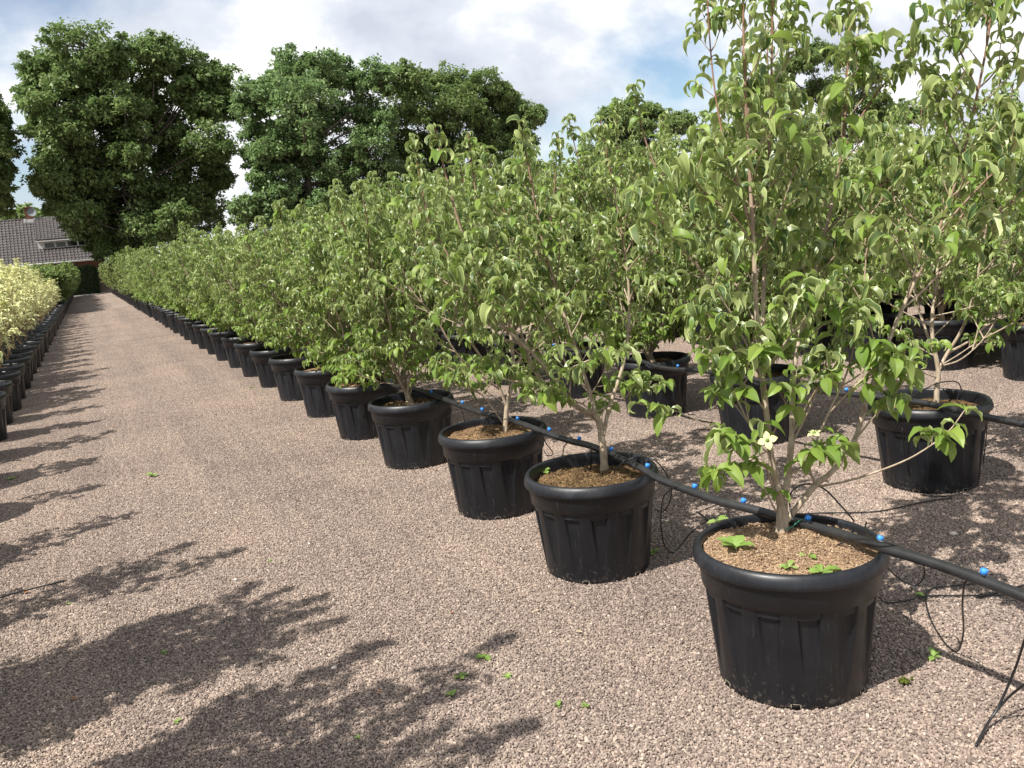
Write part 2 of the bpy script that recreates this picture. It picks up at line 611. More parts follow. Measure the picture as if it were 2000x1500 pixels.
# ------------------------------------------------------------------ leaves
def leaf_template(seg=6, half=2, a0=35, a1=-110, fold=28, width=0.26, wav=0.03, wf=9.0, ph=0.0, petiole=0.10, pw=1.0, twist=0.0):
    """curved, folded, wavy-edged leaf of length 1 from the origin along +x, drooping"""
    t = np.linspace(0, 1, seg + 1)
    n = half + 1
    fine = np.linspace(0, 1, 41)
    ang = np.radians(a0 + (a1 - a0) * fine ** pw)
    cx = np.concatenate([[0], np.cumsum(np.cos(ang[:-1]) / 40)])
    cz = np.concatenate([[0], np.cumsum(np.sin(ang[:-1]) / 40)])
    V, ac, Q = [], [], []
    for side in (-1, 1):                      # two halves meeting in a sharp midrib
        b0 = len(V)
        us = np.linspace(-1, 0, n) if side < 0 else np.linspace(0, 1, n)
        for tt in t:
            x, z = np.interp(tt, fine, cx), np.interp(tt, fine, cz)
            a = np.interp(tt, fine, ang)
            tb = np.clip((tt - petiole) / (1 - petiole), 0, 1)
            w = width * math.sin(math.pi * tb ** 0.78) ** 0.85 * (1 - 0.38 * tb) * 1.25 if 0 < tb < 1 else 0.0
            w = max(w, 0.012 if tt < 0.5 else 0.004)
            fo = math.radians(fold) * (1 - 0.25 * tb)
            Nn = np.array([-math.sin(a), 0, math.cos(a)])
            tw = math.radians(twist) * tt
            Y = np.array([0, math.cos(tw), 0]) + Nn * math.sin(tw)
            for u in us:
                off = abs(u) * w
                e = wav * math.sin(wf * tt + ph + (1.7 if side > 0 else 0)) * abs(u) ** 2 * (w / width)
                # the blade bulges a little between midrib and margin
                e += 0.05 * w * math.sin(math.pi * abs(u))
                V.append(np.array([x, 0, z]) + Y * (u * w * math.cos(fo)) + Nn * (off * math.sin(fo) + e))
                ac.append(abs(u))
        for k in range(seg):
            for q in range(n - 1):
                a_ = b0 + k * n + q
                Q.append([a_, a_ + n, a_ + n + 1, a_ + 1])
    Q = np.array(Q)
    return np.array(V), Q, np.array(ac)


LEAF_PAR = [  # folded, hanging leaves of the upper branches, tips curling back
    dict(a0=60, a1=-128, fold=44, width=0.180, wav=0.04, wf=10, pw=0.7),
    dict(a0=35, a1=-116, fold=54, width=0.172, wav=0.055, wf=12, ph=1, pw=0.6),
    dict(a0=65, a1=-150, fold=40, width=0.189, wav=0.03, wf=9, ph=2, pw=0.85),
    dict(a0=15, a1=-108, fold=58, width=0.176, wav=0.06, wf=13, ph=3, pw=0.55),
    dict(a0=70, a1=-215, fold=38, width=0.180, wav=0.02, wf=8, ph=.5, pw=0.95),
    dict(a0=-10, a1=-100, fold=50, width=0.167, wav=0.065, wf=14, ph=4, twist=40, pw=0.6),
    dict(a0=50, a1=-104, fold=34, width=0.198, wav=0.045, wf=11, ph=5, twist=-35, pw=0.75),
    dict(a0=60, a1=-170, fold=48, width=0.176, wav=0.03, wf=9, ph=2.5, twist=25, pw=0.8),
]
YOUNG_PAR = [  # flatter, broader leaves low down
    dict(a0=30, a1=-88, fold=26, width=0.245, wav=0.03, wf=9, pw=0.7),
    dict(a0=10, a1=-80, fold=34, width=0.235, wav=0.04, wf=10, ph=1, pw=0.6),
    dict(a0=-10, a1=-92, fold=24, width=0.25, wav=0.03, wf=8, ph=2, pw=0.6),
    dict(a0=45, a1=-75, fold=30, width=0.23, wav=0.04, wf=11, ph=3, pw=0.8),
]
NEAR_T = [leaf_template(6, 2, **p) for p in LEAF_PAR]
NEAR_Y = [leaf_template(6, 2, **p) for p in YOUNG_PAR]
MID_T = [leaf_template(6, 1, **p) for p in LEAF_PAR]
MID_Y = [leaf_template(5, 1, **p) for p in YOUNG_PAR]
VAR_T = [leaf_template(3, 2, a0=a, a1=b, fold=f, width=w, wav=0.03, wf=8, ph=h) for a, b, f, w, h in
         ((10, -60, 22, 0.20, 0), (-10, -70, 28, 0.19, 1), (25, -50, 18, 0.21, 2), (0, -80, 25, 0.20, 3))]
LOW_T = [leaf_template(4, 1, a0=a, a1=b, fold=f, width=0.29, wav=0.02) for a, b, f in ((25, -60, 20), (0, -70, 25), (40, -90, 22))]


def rot_mats(az, pitch, roll):
    """rotations about z by az after y by pitch after x by roll, for arrays"""
    ca, sa = np.cos(az), np.sin(az)
    cp, sp = np.cos(pitch), np.sin(pitch)
    cr, sr = np.cos(roll), np.sin(roll)
    z = np.zeros_like(ca); o = np.ones_like(ca)
    Rz = np.stack([ca, -sa, z, sa, ca, z, z, z, o], 1).reshape(-1, 3, 3)
    Ry = np.stack([cp, z, sp, z, o, z, -sp, z, cp], 1).reshape(-1, 3, 3)
    Rx = np.stack([o, z, z, z, cr, -sr, z, sr, cr], 1).reshape(-1, 3, 3)
    return Rz @ Ry @ Rx


def scatter(mb, templates, pos, az, pitch, roll, scale, tint, which, mat=0):
    Rm = rot_mats(az, pitch, roll)
    for k, (V, Q, ac) in enumerate(templates):
        sel = np.where(which == k)[0]
        if not len(sel):
            continue
        W = np.einsum('nij,vj->nvi', Rm[sel] * scale[sel, None, None], V) + pos[sel][:, None, :]
        nv = len(V)
        F = (np.arange(len(sel)) * nv)[:, None, None] + Q[None]
        mb.add(W.reshape(-1, 3), F.reshape(-1, 4), mat=mat, tint=np.repeat(tint[sel], nv), across=np.tile(ac, len(sel)))


# ------------------------------------------------------------------ shrubs
def unit(v):
    return v / (np.linalg.norm(v) + 1e-12)


def polyline_at(P, s):
    """point, direction and fraction at arc-length fraction s"""
    d = np.linalg.norm(np.diff(P, axis=0), axis=1)
    c = np.concatenate([[0], np.cumsum(d)])
    x = s * c[-1]
    k = min(np.searchsorted(c, x, side='right') - 1, len(d) - 1)
    f = (x - c[k]) / (d[k] + 1e-9)
    return P[k] + (P[k + 1] - P[k]) * f, unit(P[k + 1] - P[k])


class Shrub:
    def __init__(s, seed):
        s.rng = np.random.default_rng(seed)
        s.stems = []            # lists of (polyline, radii, young)
        s.leaves = []           # (pos, azimuth, pitch, roll, scale)
        s.young_below = 0.5

    def leaf(s, p, az, scale, pitch=0.0):
        r = s.rng
        s.leaves.append((p[0], p[1], p[2], az, pitch + r.normal(0, 0.22), r.normal(0, 0.3), scale * r.choice([0.6, 0.75, 0.85, 0.95, 1.05, 1.42], p=[.14, .22, .24, .2, .14, .06])))

    def cluster(s, p, d, n, size):
        r = s.rng
        a0 = r.uniform(0, 6.28)
        for k in range(n):
            s.leaf(p, a0 + k * 6.283 / n + r.normal(0, 0.35), size * (1.0 if k % 2 == 0 else 0.8), -0.25 * d[2])

    def pair(s, p, d, size):
        r = s.rng
        a = math.atan2(d[1], d[0]) if abs(d[0]) + abs(d[1]) > 0.2 else r.uniform(0, 6.28)
        for q in (-1, 1):
            s.leaf(p, a + q * r.uniform(0.7, 1.5), size)

    def twig(s, p, d, L, r0, size, bend=0.35, ntip=4, pairs=True):
        r = s.rng
        P = [p]
        q, dd = p.copy(), d.copy()
        for k in range(3):
            dd = unit(dd + np.array([0, 0, bend / 3]) + r.normal(0, 0.07, 3))
            q = q + dd * L / 3
            P.append(q.copy())
        P = np.array(P)
        s.stems[-1].append((P, np.linspace(r0, r0 * 0.5, 4), 0.45 if p[2] > 0.9 else 0.15))
        if pairs:
            s.pair(P[2], dd, size)
        s.cluster(P[3], dd, ntip, size)
        return P

    def side(s, p, d, L, r0, size, up=0.45, dens=1.0):
        r = s.rng
        P = [p]
        q, dd = p.copy(), d.copy()
        for k in range(5):
            dd = unit(dd + np.array([0, 0, up / 5]) + r.normal(0, 0.06, 3))
            q = q + dd * L / 5
            P.append(q.copy())
        P = np.array(P)
        s.stems[-1].append((P, np.linspace(r0, r0 * 0.4, 6), 0.35 if p[2] > 0.9 else 0.05))
        s.cluster(P[-1], dd, 5, size)
        nt = max(1, int(L / 0.085 * dens))
        for k in range(nt):
            f = 0.30 + 0.65 * (k + r.uniform(0.2, 0.8)) / nt
            pp, pd = polyline_at(P, f)
            perp = unit(np.cross(pd, unit(r.normal(0, 1, 3))))
            for q2 in (-1, 1):
                if r.random() < 0.62:
                    s.twig(pp, unit(pd * 0.55 + q2 * perp * 0.75 + np.array([0, 0, 0.15])), r.uniform(0.04, 0.13) * (0.7 + L), 0.0022, size)
                elif r.random() < 0.6:
                    s.leaf(pp, math.atan2(q2 * perp[1], q2 * perp[0]), size)

    def main(s, P, r0, r1, size, start=0.25, spacing=0.095, lenf=None, dens=1.0, prob=0.85, new=True, tipl=True, up=0.45):
        """a main stem with opposite side branches"""
        r = s.rng
        P = smooth_path(P, 4)
        if new or not s.stems:
            s.stems.append([])
        s.stems[-1].append((P, np.linspace(r0, r1, len(P)) * (1 + 0.05 * np.sin(np.arange(len(P)) * 2.1)), 0.0))
        L = np.linalg.norm(np.diff(P, axis=0), axis=1).sum()
        n = max(2, int(L * (1 - start) / spacing))
        az = r.uniform(0, 6.28)
        for k in range(n):
            f = start + (1 - start) * (k + 0.5) / n
            pp, pd = polyline_at(P, f)
            az += math.pi / 2 + r.normal(0, 0.35)
            for q in (0, math.pi):
                if r.random() > prob * (1.0 if f > 0.25 else 0.62):
                    continue
                h = unit(np.array([math.cos(az + q), math.sin(az + q), 0.0]))
                ang = r.uniform(0.6, 0.95) + 0.55 * max(0.0, 1 - 2.2 * f)
                d = unit(pd * math.cos(ang) + h * math.sin(ang))
                Lb = (lenf(f) if lenf else 0.5 * (1 - f) + 0.1) * r.uniform(0.6, 1.2)
                if Lb > 0.13:
                    s.side(pp, d, Lb, 0.0022 + 0.006 * Lb, size, dens=dens, up=up)
                else:
                    s.twig(pp, d, Lb, 0.002, size)
        if tipl:
            pp, pd = polyline_at(P, 0.999)
            s.cluster(pp, pd, 4, size)
            s.cluster(pp - pd * 0.06, pd, 4, size)
            s.cluster(pp - pd * 0.12, pd, 4, size)

    def stem_meshes(s, mat, sides=(7, 4, 3)):
        out = []
        for lst in s.stems:
            mb = MB()
            for P, rad, yg in lst:
                n = sides[0] if rad[0] > 0.006 else (sides[1] if rad[0] > 0.0028 else sides[2])
                if yg == 0.0:
                    t = np.clip((np.array([p[2] for p in P]) - 0.75) / 0.6, 0, 1) * np.clip(1.3 - rad / 0.008, 0, 1)
                else:
                    t = yg
                mb.tube(P, rad, n, cap=False, tint=t)
            out.append(mb)
        return out

    def arrays(s):
        return np.array(s.leaves)


def generic_dogwood(seed, height=1.75, nst=5, spread=0.30, lean=(0, 0), size=0.086, spacing=0.080, width=0.46, thin=1.25, start=0.03):
    s = Shrub(seed)
    r = s.rng
    th = r.uniform(0.05, 0.15)
    base = np.array([0, 0, 0.0])
    fork = np.array([r.normal(0, 0.015), r.normal(0, 0.015), th])
    s.stems.append([(np.array([base - [0, 0, .04], base, (base + fork) / 2, fork]), np.array([0.026, 0.023, 0.019, 0.018]), 0.0)])
    a0 = r.uniform(0, 6.28)
    for k in range(nst):
        az = a0 + k * 6.283 / nst + r.normal(0, 0.3)
        tilt = spread * r.uniform(0.3, 1.5)
        H = height * r.uniform(0.8, 1.06) * (1 - 0.18 * tilt)
        P = [fork - [0, 0, 0.02 * k]]
        for q in range(1, 7):
            f = q / 6
            rad = tilt * H * (f ** 0.66) * 0.9
            P.append(fork + np.array([math.cos(az) * rad + lean[0] * f * H + r.normal(0, 0.022), math.sin(az) * rad + lean[1] * f * H + r.normal(0, 0.022), (H - th) * f]))
        s.main(np.array(P), 0.012, 0.0030, size, start=start, spacing=spacing, dens=thin,
               lenf=lambda f: width * (0.80 + 0.45 * math.sin(math.pi * min(1, f + 0.10)) - 0.72 * f), prob=0.86 if k else 0.95, up=0.30)
    return s


def mount_shrub(name, s, mats, loc, single=0, size_seed=0, cam_sort=True, stem_split=False, young_z=0.34, far_t=None):
    """an Empty at the shrub's foot with stems, single leaves and the joined remaining foliage as parts"""
    root = empty(name, loc)
    rng = np.random.default_rng(size_seed + 991)
    meshes = s.stem_meshes(mats['bark'])
    if stem_split:
        for mb in meshes:
            mb.build('stem', mats['bark'], root)
    else:
        big = MB()
        for mb in meshes:
            for V in mb.V: pass
        for mb in meshes:
            tints = np.concatenate(mb.attr['tint'])
            Q = np.concatenate(mb.Q)
            big.add(np.concatenate(mb.V), Q, tint=tints)
        big.build('branches', mats['bark'], root)
    A = s.arrays()
    N = len(A)
    young = ((A[:, 2] + rng.normal(0, 0.22, N)) < young_z) | (rng.random(N) < 0.11)
    idx = np.arange(N)
    chosen = np.zeros(N, bool)
    if single:
        W = A[:, :3] + np.array(loc)
        dep = (W - CP) @ FW
        u = 1000 + FOC * ((W - CP) @ RT) / dep
        v = 750 - FOC * ((W - CP) @ UP) / dep
        score = A[:, 6] / dep + rng.uniform(0, 0.006, N)
        score[(u < -20) | (u > 2020) | (v < -20) | (v > 1520)] = -1
        chosen[np.argsort(-score)[:single]] = True
    which_t = rng.integers(0, len(LEAF_PAR), N)
    which_y = rng.integers(0, len(YOUNG_PAR), N)
    tint = rng.random(N)
    if single:
        Rm = rot_mats(A[:, 3], A[:, 4], A[:, 5])
        for i in np.where(chosen)[0]:
            me = SINGLE_Y[which_y[i]] if young[i] else SINGLE_T[which_t[i]]
            o = bpy.data.objects.new('leaf', me)
            COL.objects.link(o)
            o.parent = root
            m4 = Matrix.Identity(4)
            q = Rm[i] * A[i, 6]
            for a in range(3):
                for b in range(3):
                    m4[a][b] = q[a, b]
                m4[a][3] = A[i, a]
            o.matrix_basis = m4
    rest = ~chosen
    mb = MB()
    for sel, tpl, wh, mi in ((rest & ~young, MID_T, which_t, 0), (rest & young, MID_Y, which_y, 1)):
        if sel.any():
            scatter(mb, tpl, A[sel, :3], A[sel, 3], A[sel, 4], A[sel, 5], A[sel, 6], tint[sel], wh[sel], mi)
    mb.build('foliage', [mats['leaf'], mats['young']], root, kind='stuff')
    return root


def tmesh(name, tpl, mat):
    mb = MB()
    mb.add(tpl[0], tpl[1], across=tpl[2])
    return mb.mesh(name, mat)


SINGLE_T = [tmesh('leaf', t, M['dog_leaf_obj']) for t in NEAR_T]
SINGLE_Y = [tmesh('leaf', t, M['dog_young_obj']) for t in NEAR_Y]
DOG = dict(bark=M['dog_bark'], leaf=M['dog_leaf'], young=M['dog_young'])

# ------------------------------------------------------------------ ground
mb = MB()
g = 300
mb.add([[-g, -g + 60, 0], [g, -g + 60, 0], [g, g + 60, 0], [-g, g + 60, 0]], [[0, 1, 2, 3]])
ground = mb.build('ground', M['ground'])
structure(ground, 'ground')


def build_gravel():
    rng = np.random.default_rng(5)
    n = 134
    cell = 1.0 / n
    gx, gy = np.meshgrid(np.arange(n), np.arange(n))
    P = np.stack([(gx.ravel() + 0.5) * cell - 0.5, (gy.ravel() + 0.5) * cell - 0.5], 1)
    P += rng.uniform(-0.45, 0.45, P.shape) * cell
    N = len(P)
    t = (1 + 5 ** 0.5) / 2
    V = np.array([[-1, t, 0], [1, t, 0], [-1, -t, 0], [1, -t, 0], [0, -1, t], [0, 1, t], [0, -1, -t], [0, 1, -t], [t, 0, -1], [t, 0, 1], [-t, 0, -1], [-t, 0, 1]], float)
    V /= np.linalg.norm(V[0])
    F = np.array([[0, 11, 5], [0, 5, 1], [0, 1, 7], [0, 7, 10], [0, 10, 11], [1, 5, 9], [5, 11, 4], [11, 10, 2], [10, 7, 6], [7, 1, 8],
                  [3, 9, 4], [3, 4, 2], [3, 2, 6], [3, 6, 8], [3, 8, 9], [4, 9, 5], [2, 4, 11], [6, 2, 10], [8, 6, 7], [9, 8, 1]])
    big = rng.random(N) < 0.06
    sc = rng.uniform(0.75, 1.2, N) * np.where(big, 1.35, 1.0)
    sx = 0.0059 * sc * rng.uniform(0.85, 1.35, N)
    sy = 0.0045 * sc * rng.uniform(0.8, 1.15, N)
    sz = 0.0042 * sc * rng.uniform(0.75, 1.2, N)
    W = V[None] * (1 + rng.normal(0, 0.12, (N, 12, 1)))
    W = W * np.stack([sx, sy, sz], 1)[:, None, :]
    Rm = rot_mats(rng.uniform(0, 6.28, N), rng.normal(0, 0.45, N), rng.normal(0, 0.45, N))
    W = np.einsum('nij,nvj->nvi', Rm, W)
    W[:, :, :2] += P[:, None, :]
    W[:, :, 2] += (rng.uniform(-0.0005, 0.0070, N))[:, None]
    mb = MB()
    tint = np.clip(rng.beta(2.3, 2.1, N), 0, 1)
    tint[rng.random(N) < 0.006] = 1.0
    mb.add(W.reshape(-1, 3), None, ((np.arange(N) * 12)[:, None, None] + F[None]).reshape(-1, 3), tint=np.repeat(tint, 12))
    o = mb.build('gravel', M['gravel'], smooth=False, kind='stuff')
    tag(o, 'loose brown and grey gravel stones covering the whole bed and path', 'gravel')
    # the patch of stones is laid side by side over the bed, each turned by a quarter
    ng = bpy.data.node_groups.new('lay_gravel', 'GeometryNodeTree')
    ng.interface.new_socket('Geometry', in_out='INPUT', socket_type='NodeSocketGeometry')
    ng.interface.new_socket('Geometry', in_out='OUTPUT', socket_type='NodeSocketGeometry')
    nd = ng.nodes.new
    gi, go = nd('NodeGroupInput'), nd('NodeGroupOutput')
    grid = nd('GeometryNodeMeshGrid')
    NX, NY = 20, 44
    grid.inputs['Size X'].default_value = NX - 1
    grid.inputs['Size Y'].default_value = NY - 1
    grid.inputs['Vertices X'].default_value = NX
    grid.inputs['Vertices Y'].default_value = NY
    tr = nd('GeometryNodeTransform')
    tr.inputs['Translation'].default_value = (-5 + NX / 2, 0.5 + NY / 2, 0.0)
    inst = nd('GeometryNodeInstanceOnPoints')
    rv = nd('FunctionNodeRandomValue')
    rv.data_type = 'INT'
    rv.inputs[4].default_value = 0
    rv.inputs[5].default_value = 3
    mul = nd('ShaderNodeMath'); mul.operation = 'MULTIPLY'; mul.inputs[1].default_value = math.pi / 2
    cx = nd('ShaderNodeCombineXYZ')
    L = ng.links.new
    L(grid.outputs['Mesh'], tr.inputs['Geometry'])
    L(tr.outputs[0], inst.inputs['Points'])
    L(gi.outputs[0], inst.inputs['Instance'])
    L(rv.outputs[2], mul.inputs[0])
    L(mul.outputs[0], cx.inputs['Z'])
    L(cx.outputs[0], inst.inputs['Rotation'])
    L(inst.outputs[0], go.inputs[0])
    md = o.modifiers.new('lay', 'NODES')
    md.node_group = ng


build_gravel()


# ------------------------------------------------------------------ pots
POT_H, POT_R = 0.494, 0.325


def pot_meshes():
    nfl, per = 14, 14
    nseg = nfl * per

    def phases(hw):
        e = 0.5 - hw
        q = [0.0, e * 0.5, e - 0.012, e + 0.006, e + 0.040, e + 0.056, 0.5 - (hw - 0.06) * 0.4]
        return np.array(q + [0.5] + [1 - x for x in q[:0:-1]])

    def ring(r, z, depth=0.0, hw=0.30):
        ph = phases(hw)
        d = np.clip((hw - np.abs(ph - 0.5)) / 0.045, 0, 1)
        th = ((np.arange(nfl)[:, None] + ph[None]) * 2 * math.pi / nfl).ravel()
        rr = r - depth * np.tile(d, nfl)
        return np.stack([rr * np.cos(th), rr * np.sin(th), np.full(nseg, z)], 1)
    rb, rt = 0.250, 0.291
    rows = [ring(rb - 0.02, 0.004), ring(rb, 0.0), ring(rb + 0.002, 0.012)]
    for k in range(9):
        f = k / 8
        z = 0.035 + f * (0.352 - 0.035)
        rows.append(ring(rb + (rt - rb) * (z / 0.365), z, 0.020 * f, 0.13 + 0.17 * f ** 0.8))
    rows += [ring(rt + 0.0005, 0.3555, 0.019), ring(rt + 0.0045, 0.3575), ring(rt + 0.008, 0.360), ring(rt + 0.0155, 0.443)]
    V = np.concatenate(rows)
    i = np.arange(nseg); j = (i + 1) % nseg
    Q = np.concatenate([np.stack([k * nseg + i, k * nseg + j, (k + 1) * nseg + j, (k + 1) * nseg + i], 1) for k in range(len(rows) - 1)])
    body = MB(); body.add(V, Q)
    prof = [(0.3055, 0.440), (0.316, 0.4405), (0.3225, 0.443), (0.3250, 0.449), (0.3246, 0.458), (0.3215, 0.472), (0.3165, 0.4835), (0.3095, 0.4920), (0.3015, 0.4940), (0.2955, 0.4905), (0.2925, 0.482), (0.2905, 0.46), (0.284, 0.33)]
    rows = [ring(r, z) for r, z in prof]
    V = np.concatenate(rows)
    Q = np.concatenate([np.stack([k * nseg + i, k * nseg + j, (k + 1) * nseg + j, (k + 1) * nseg + i], 1) for k in range(len(rows) - 1)])
    rim = MB(); rim.add(V, Q)
    return body.mesh('pot_wall', M['pot']), rim.mesh('rim', M['pot'])


POT_WALL, POT_RIM = pot_meshes()


def soil_mesh(seed, z0, mat, amp=0.010, mound=0.012, rough=1.0):
    rng = np.random.default_rng(seed)
    nr, ns = 26, 60
    V = [[0, 0, z0 + mound]]
    ph = rng.uniform(0, 6.28, 12); fx = rng.uniform(6, 42, 12); fy = rng.uniform(6, 42, 12)
    R0 = 0.289
    for k in range(1, nr + 1):
        r = R0 * k / nr
        for q in range(ns):
            a = q * 6.283 / ns
            x, y = r * math.cos(a), r * math.sin(a)
            h = sum(math.sin(fx[w] * x + ph[w]) * math.cos(fy[w] * y + ph[-w]) for w in range(12)) / 4
            V.append([x, y, z0 + mound * (1 - (k / nr) ** 2) + amp * h * rough + rng.normal(0, 0.0022)])
    T = [[0, 1 + q, 1 + (q + 1) % ns] for q in range(ns)]
    Q = []
    for k in range(nr - 1):
        for q in range(ns):
            a, b = 1 + k * ns + q, 1 + k * ns + (q + 1) % ns
            Q.append([a, a + ns, b + ns, b])
    mb = MB(); mb.add(V, Q, T)
    return mb.mesh('soil', mat), np.array(V)


def chips_mesh(seed, V, n, mat, length=(0.006, 0.022)):
    """loose fibres and crumbs lying on the soil"""
    rng = np.random.default_rng(seed)
    mb = MB()
    ids = rng.integers(1, len(V), n)
    base = V[ids] + rng.normal(0, 0.004, (n, 3)) * [1, 1, 0] + np.stack([np.zeros(n), np.zeros(n), rng.uniform(0.0005, 0.006, n)], 1)
    ok = np.hypot(base[:, 0], base[:, 1]) < 0.284
    base = base[ok]; n = len(base)
    L = rng.uniform(*length, n); W = rng.uniform(0.0012, 0.0045, n)
    B = np.array([[-.5, -.5, 0], [.5, -.35, 0.1], [.5, .35, 0], [-.5, .5, 0.12], [-.5, -.5, -.25], [.5, -.35, -.25], [.5, .35, -.25], [-.5, .5, -.25]])
    Rm = rot_mats(rng.uniform(0, 6.28, n), rng.normal(0, 0.45, n), rng.normal(0, 0.5, n))
    S = B[None] * np.stack([L, W, W], 1)[:, None, :]
    P = np.einsum('nij,nvj->nvi', Rm, S) + base[:, None, :]
    F = np.array([[0, 1, 2, 3], [0, 4, 5, 1], [1, 5, 6, 2], [2, 6, 7, 3], [3, 7, 4, 0]])
    mb.add(P.reshape(-1, 3), ((np.arange(n) * 8)[:, None, None] + F[None]).reshape(-1, 4), tint=np.repeat(rng.beta(2, 2, n), 8))
    return mb.mesh('loose_compost', mat)


SOIL_A, SOIL_AV = soil_mesh(1, 0.462, M['coir'], 0.006, 0.018)
SOIL_B, SOIL_BV = soil_mesh(2, 0.425, M['soil'], 0.010, 0.020)
SOIL_C, SOIL_CV = soil_mesh(3, 0.445, M['brown_soil'], 0.010, 0.012)
CHIPS = {0: chips_mesh(1, SOIL_AV, 9000, M['chips_coir'], (0.004, 0.014)), 1: chips_mesh(2, SOIL_BV, 2600, M['chips_soil']), 2: chips_mesh(3, SOIL_CV, 1800, M['chips_soil'])}
SOILS = {0: SOIL_A, 1: SOIL_B, 2: SOIL_C}


def hole_meshes():
    a = MB(); a.box((0, 0, 0), (0.004, 0.026, 0.015))
    b = MB()
    for y in (-0.015, 0.015):
        b.box((0.001, y, 0.0), (0.004, 0.003, 0.018))
    b.box((0.001, 0.001, 0.0095), (0.004, 0.022, 0.002))
    return a.mesh('drain_hole', M['hole']), b.mesh('hole_edge', M['flash'])


HOLE, HOLE_EDGE = hole_meshes()


PJ = random.Random(3)


def make_pot(x, y, label, group, soil=1, chips=False, holes=False, rz=0.0):
    root = empty('plant_pot', (x, y, 0.0), rz)
    root.rotation_euler = (PJ.gauss(0, 0.010), PJ.gauss(0, 0.010), rz)
    q_ = PJ.uniform(0.985, 1.012)
    root.scale = (q_, q_ * PJ.uniform(0.985, 1.015), q_)
    tag(root, label, 'plant pot', group)
    link('pot_wall', POT_WALL, root)
    link('rim', POT_RIM, root)
    so_ = link('soil', SOILS[soil], root)
    if chips:
        link('loose_compost', CHIPS[soil], so_, 'stuff')
    if holes:
        for k in range(6):
            a = k * math.pi / 3 + 0.5
            h = link('drain_hole', HOLE, root)
            h.location = (0.2512 * math.cos(a), 0.2512 * math.sin(a), 0.0125)
            h.rotation_euler = (0, 0, a)
            link('hole_edge', HOLE_EDGE, h)
    return root


ORD = ['first', 'second', 'third', 'fourth', 'fifth', 'sixth', 'seventh', 'eighth', 'ninth', 'tenth', 'eleventh', 'twelfth', 'thirteenth', 'fourteenth', 'fifteenth', 'sixteenth']
ROW1_X, ROW1_Y, ROW1_S = 2.0343, 2.1070, 1.2913
DY = [0.038, 0.031, -0.112, 0.033, -0.002, 0.007, -0.001, -0.01, 0.002, 0.01, 0.006, -0.004, 0.001, 0.001]
DX = [-0.016, -0.018, 0.001, 0.003, 0.003, 0.012, 0.003, 0.016, 0.006, 0.005, -0.009, 0.002, -0.003, -0.006]
rr = random.Random(11)
ROW1 = []
for i in range(59):
    x = ROW1_X + (DX[i] if i < 14 else rr.gauss(0, 0.015))
    y = ROW1_Y + ROW1_S * i + (DY[i] if i < 14 else rr.gauss(0, 0.02))
    ROW1.append((x, y))
for i, (x, y) in enumerate(ROW1):
    if i == 0:
        lab, gr = 'black ribbed pot of pale coir with weeds, under the flowering dogwood', None
    elif i < 13:
        lab, gr = 'black ribbed pot, %s after the flowering dogwood\'s pot along the gravel path' % ORD[i - 1], None
    else:
        lab, gr = 'black pot far down the dogwood row lining the gravel path', 'far pots of the path-side dogwood row'
    make_pot(x, y, lab, gr, soil=0 if i == 0 else (1, 1, 2, 1, 2, 2)[i % 6], chips=i < 5, holes=i < 8, rz=rr.uniform(0, 6.28) if i else 0.35)

# second row and rows behind it
ROW2 = [(4.155, 3.245), (4.20, 4.70), (4.207, 5.967)] + [(4.15 + rr.gauss(0, 0.03), 5.967 + 1.29 * k + rr.gauss(0, 0.03)) for k in range(1, 26)]
for i, (x, y) in enumerate(ROW2):
    if i < 8:
        lab, gr = 'black pot in the second dogwood row, %s counted from the white flowers\' end' % ORD[i], None
    else:
        lab, gr = 'black pot in the far part of the second dogwood row', 'far pots of the second dogwood row'
    make_pot(x, y, lab, gr, soil=1 if i < 3 else rr.choice((1, 2)), chips=i < 3, holes=i < 3, rz=rr.uniform(0, 6.28))
ROW3 = [(7.16, 4.55 + 0.885 * k + rr.gauss(0, 0.03)) for k in range(-2, 24)]
for i, (x, y) in enumerate(ROW3):
    make_pot(x, y, 'black pot in the third, densely set dogwood row beyond the wide gravel gap', 'pots of the third dogwood row', soil=2, rz=rr.uniform(0, 6.28))
ROW4 = [(8.35 + rr.gauss(0, 0.05), 4.3 + 0.95 * k + rr.gauss(0, 0.05)) for k in range(-1, 22)]
for i, (x, y) in enumerate(ROW4):
    make_pot(x, y, 'black pot in the fourth row, behind the densely set dogwood row', 'pots of the fourth row', soil=2, rz=rr.uniform(0, 6.28))

# ------------------------------------------------------------------ the dogwoods standing in them


def px_stem(pts, base_depth, root):
    """pixel stem points with depth offsets to local coordinates of the shrub"""
    return np.array([at_depth(u, v, base_depth + dz) - root for u, v, dz in pts])


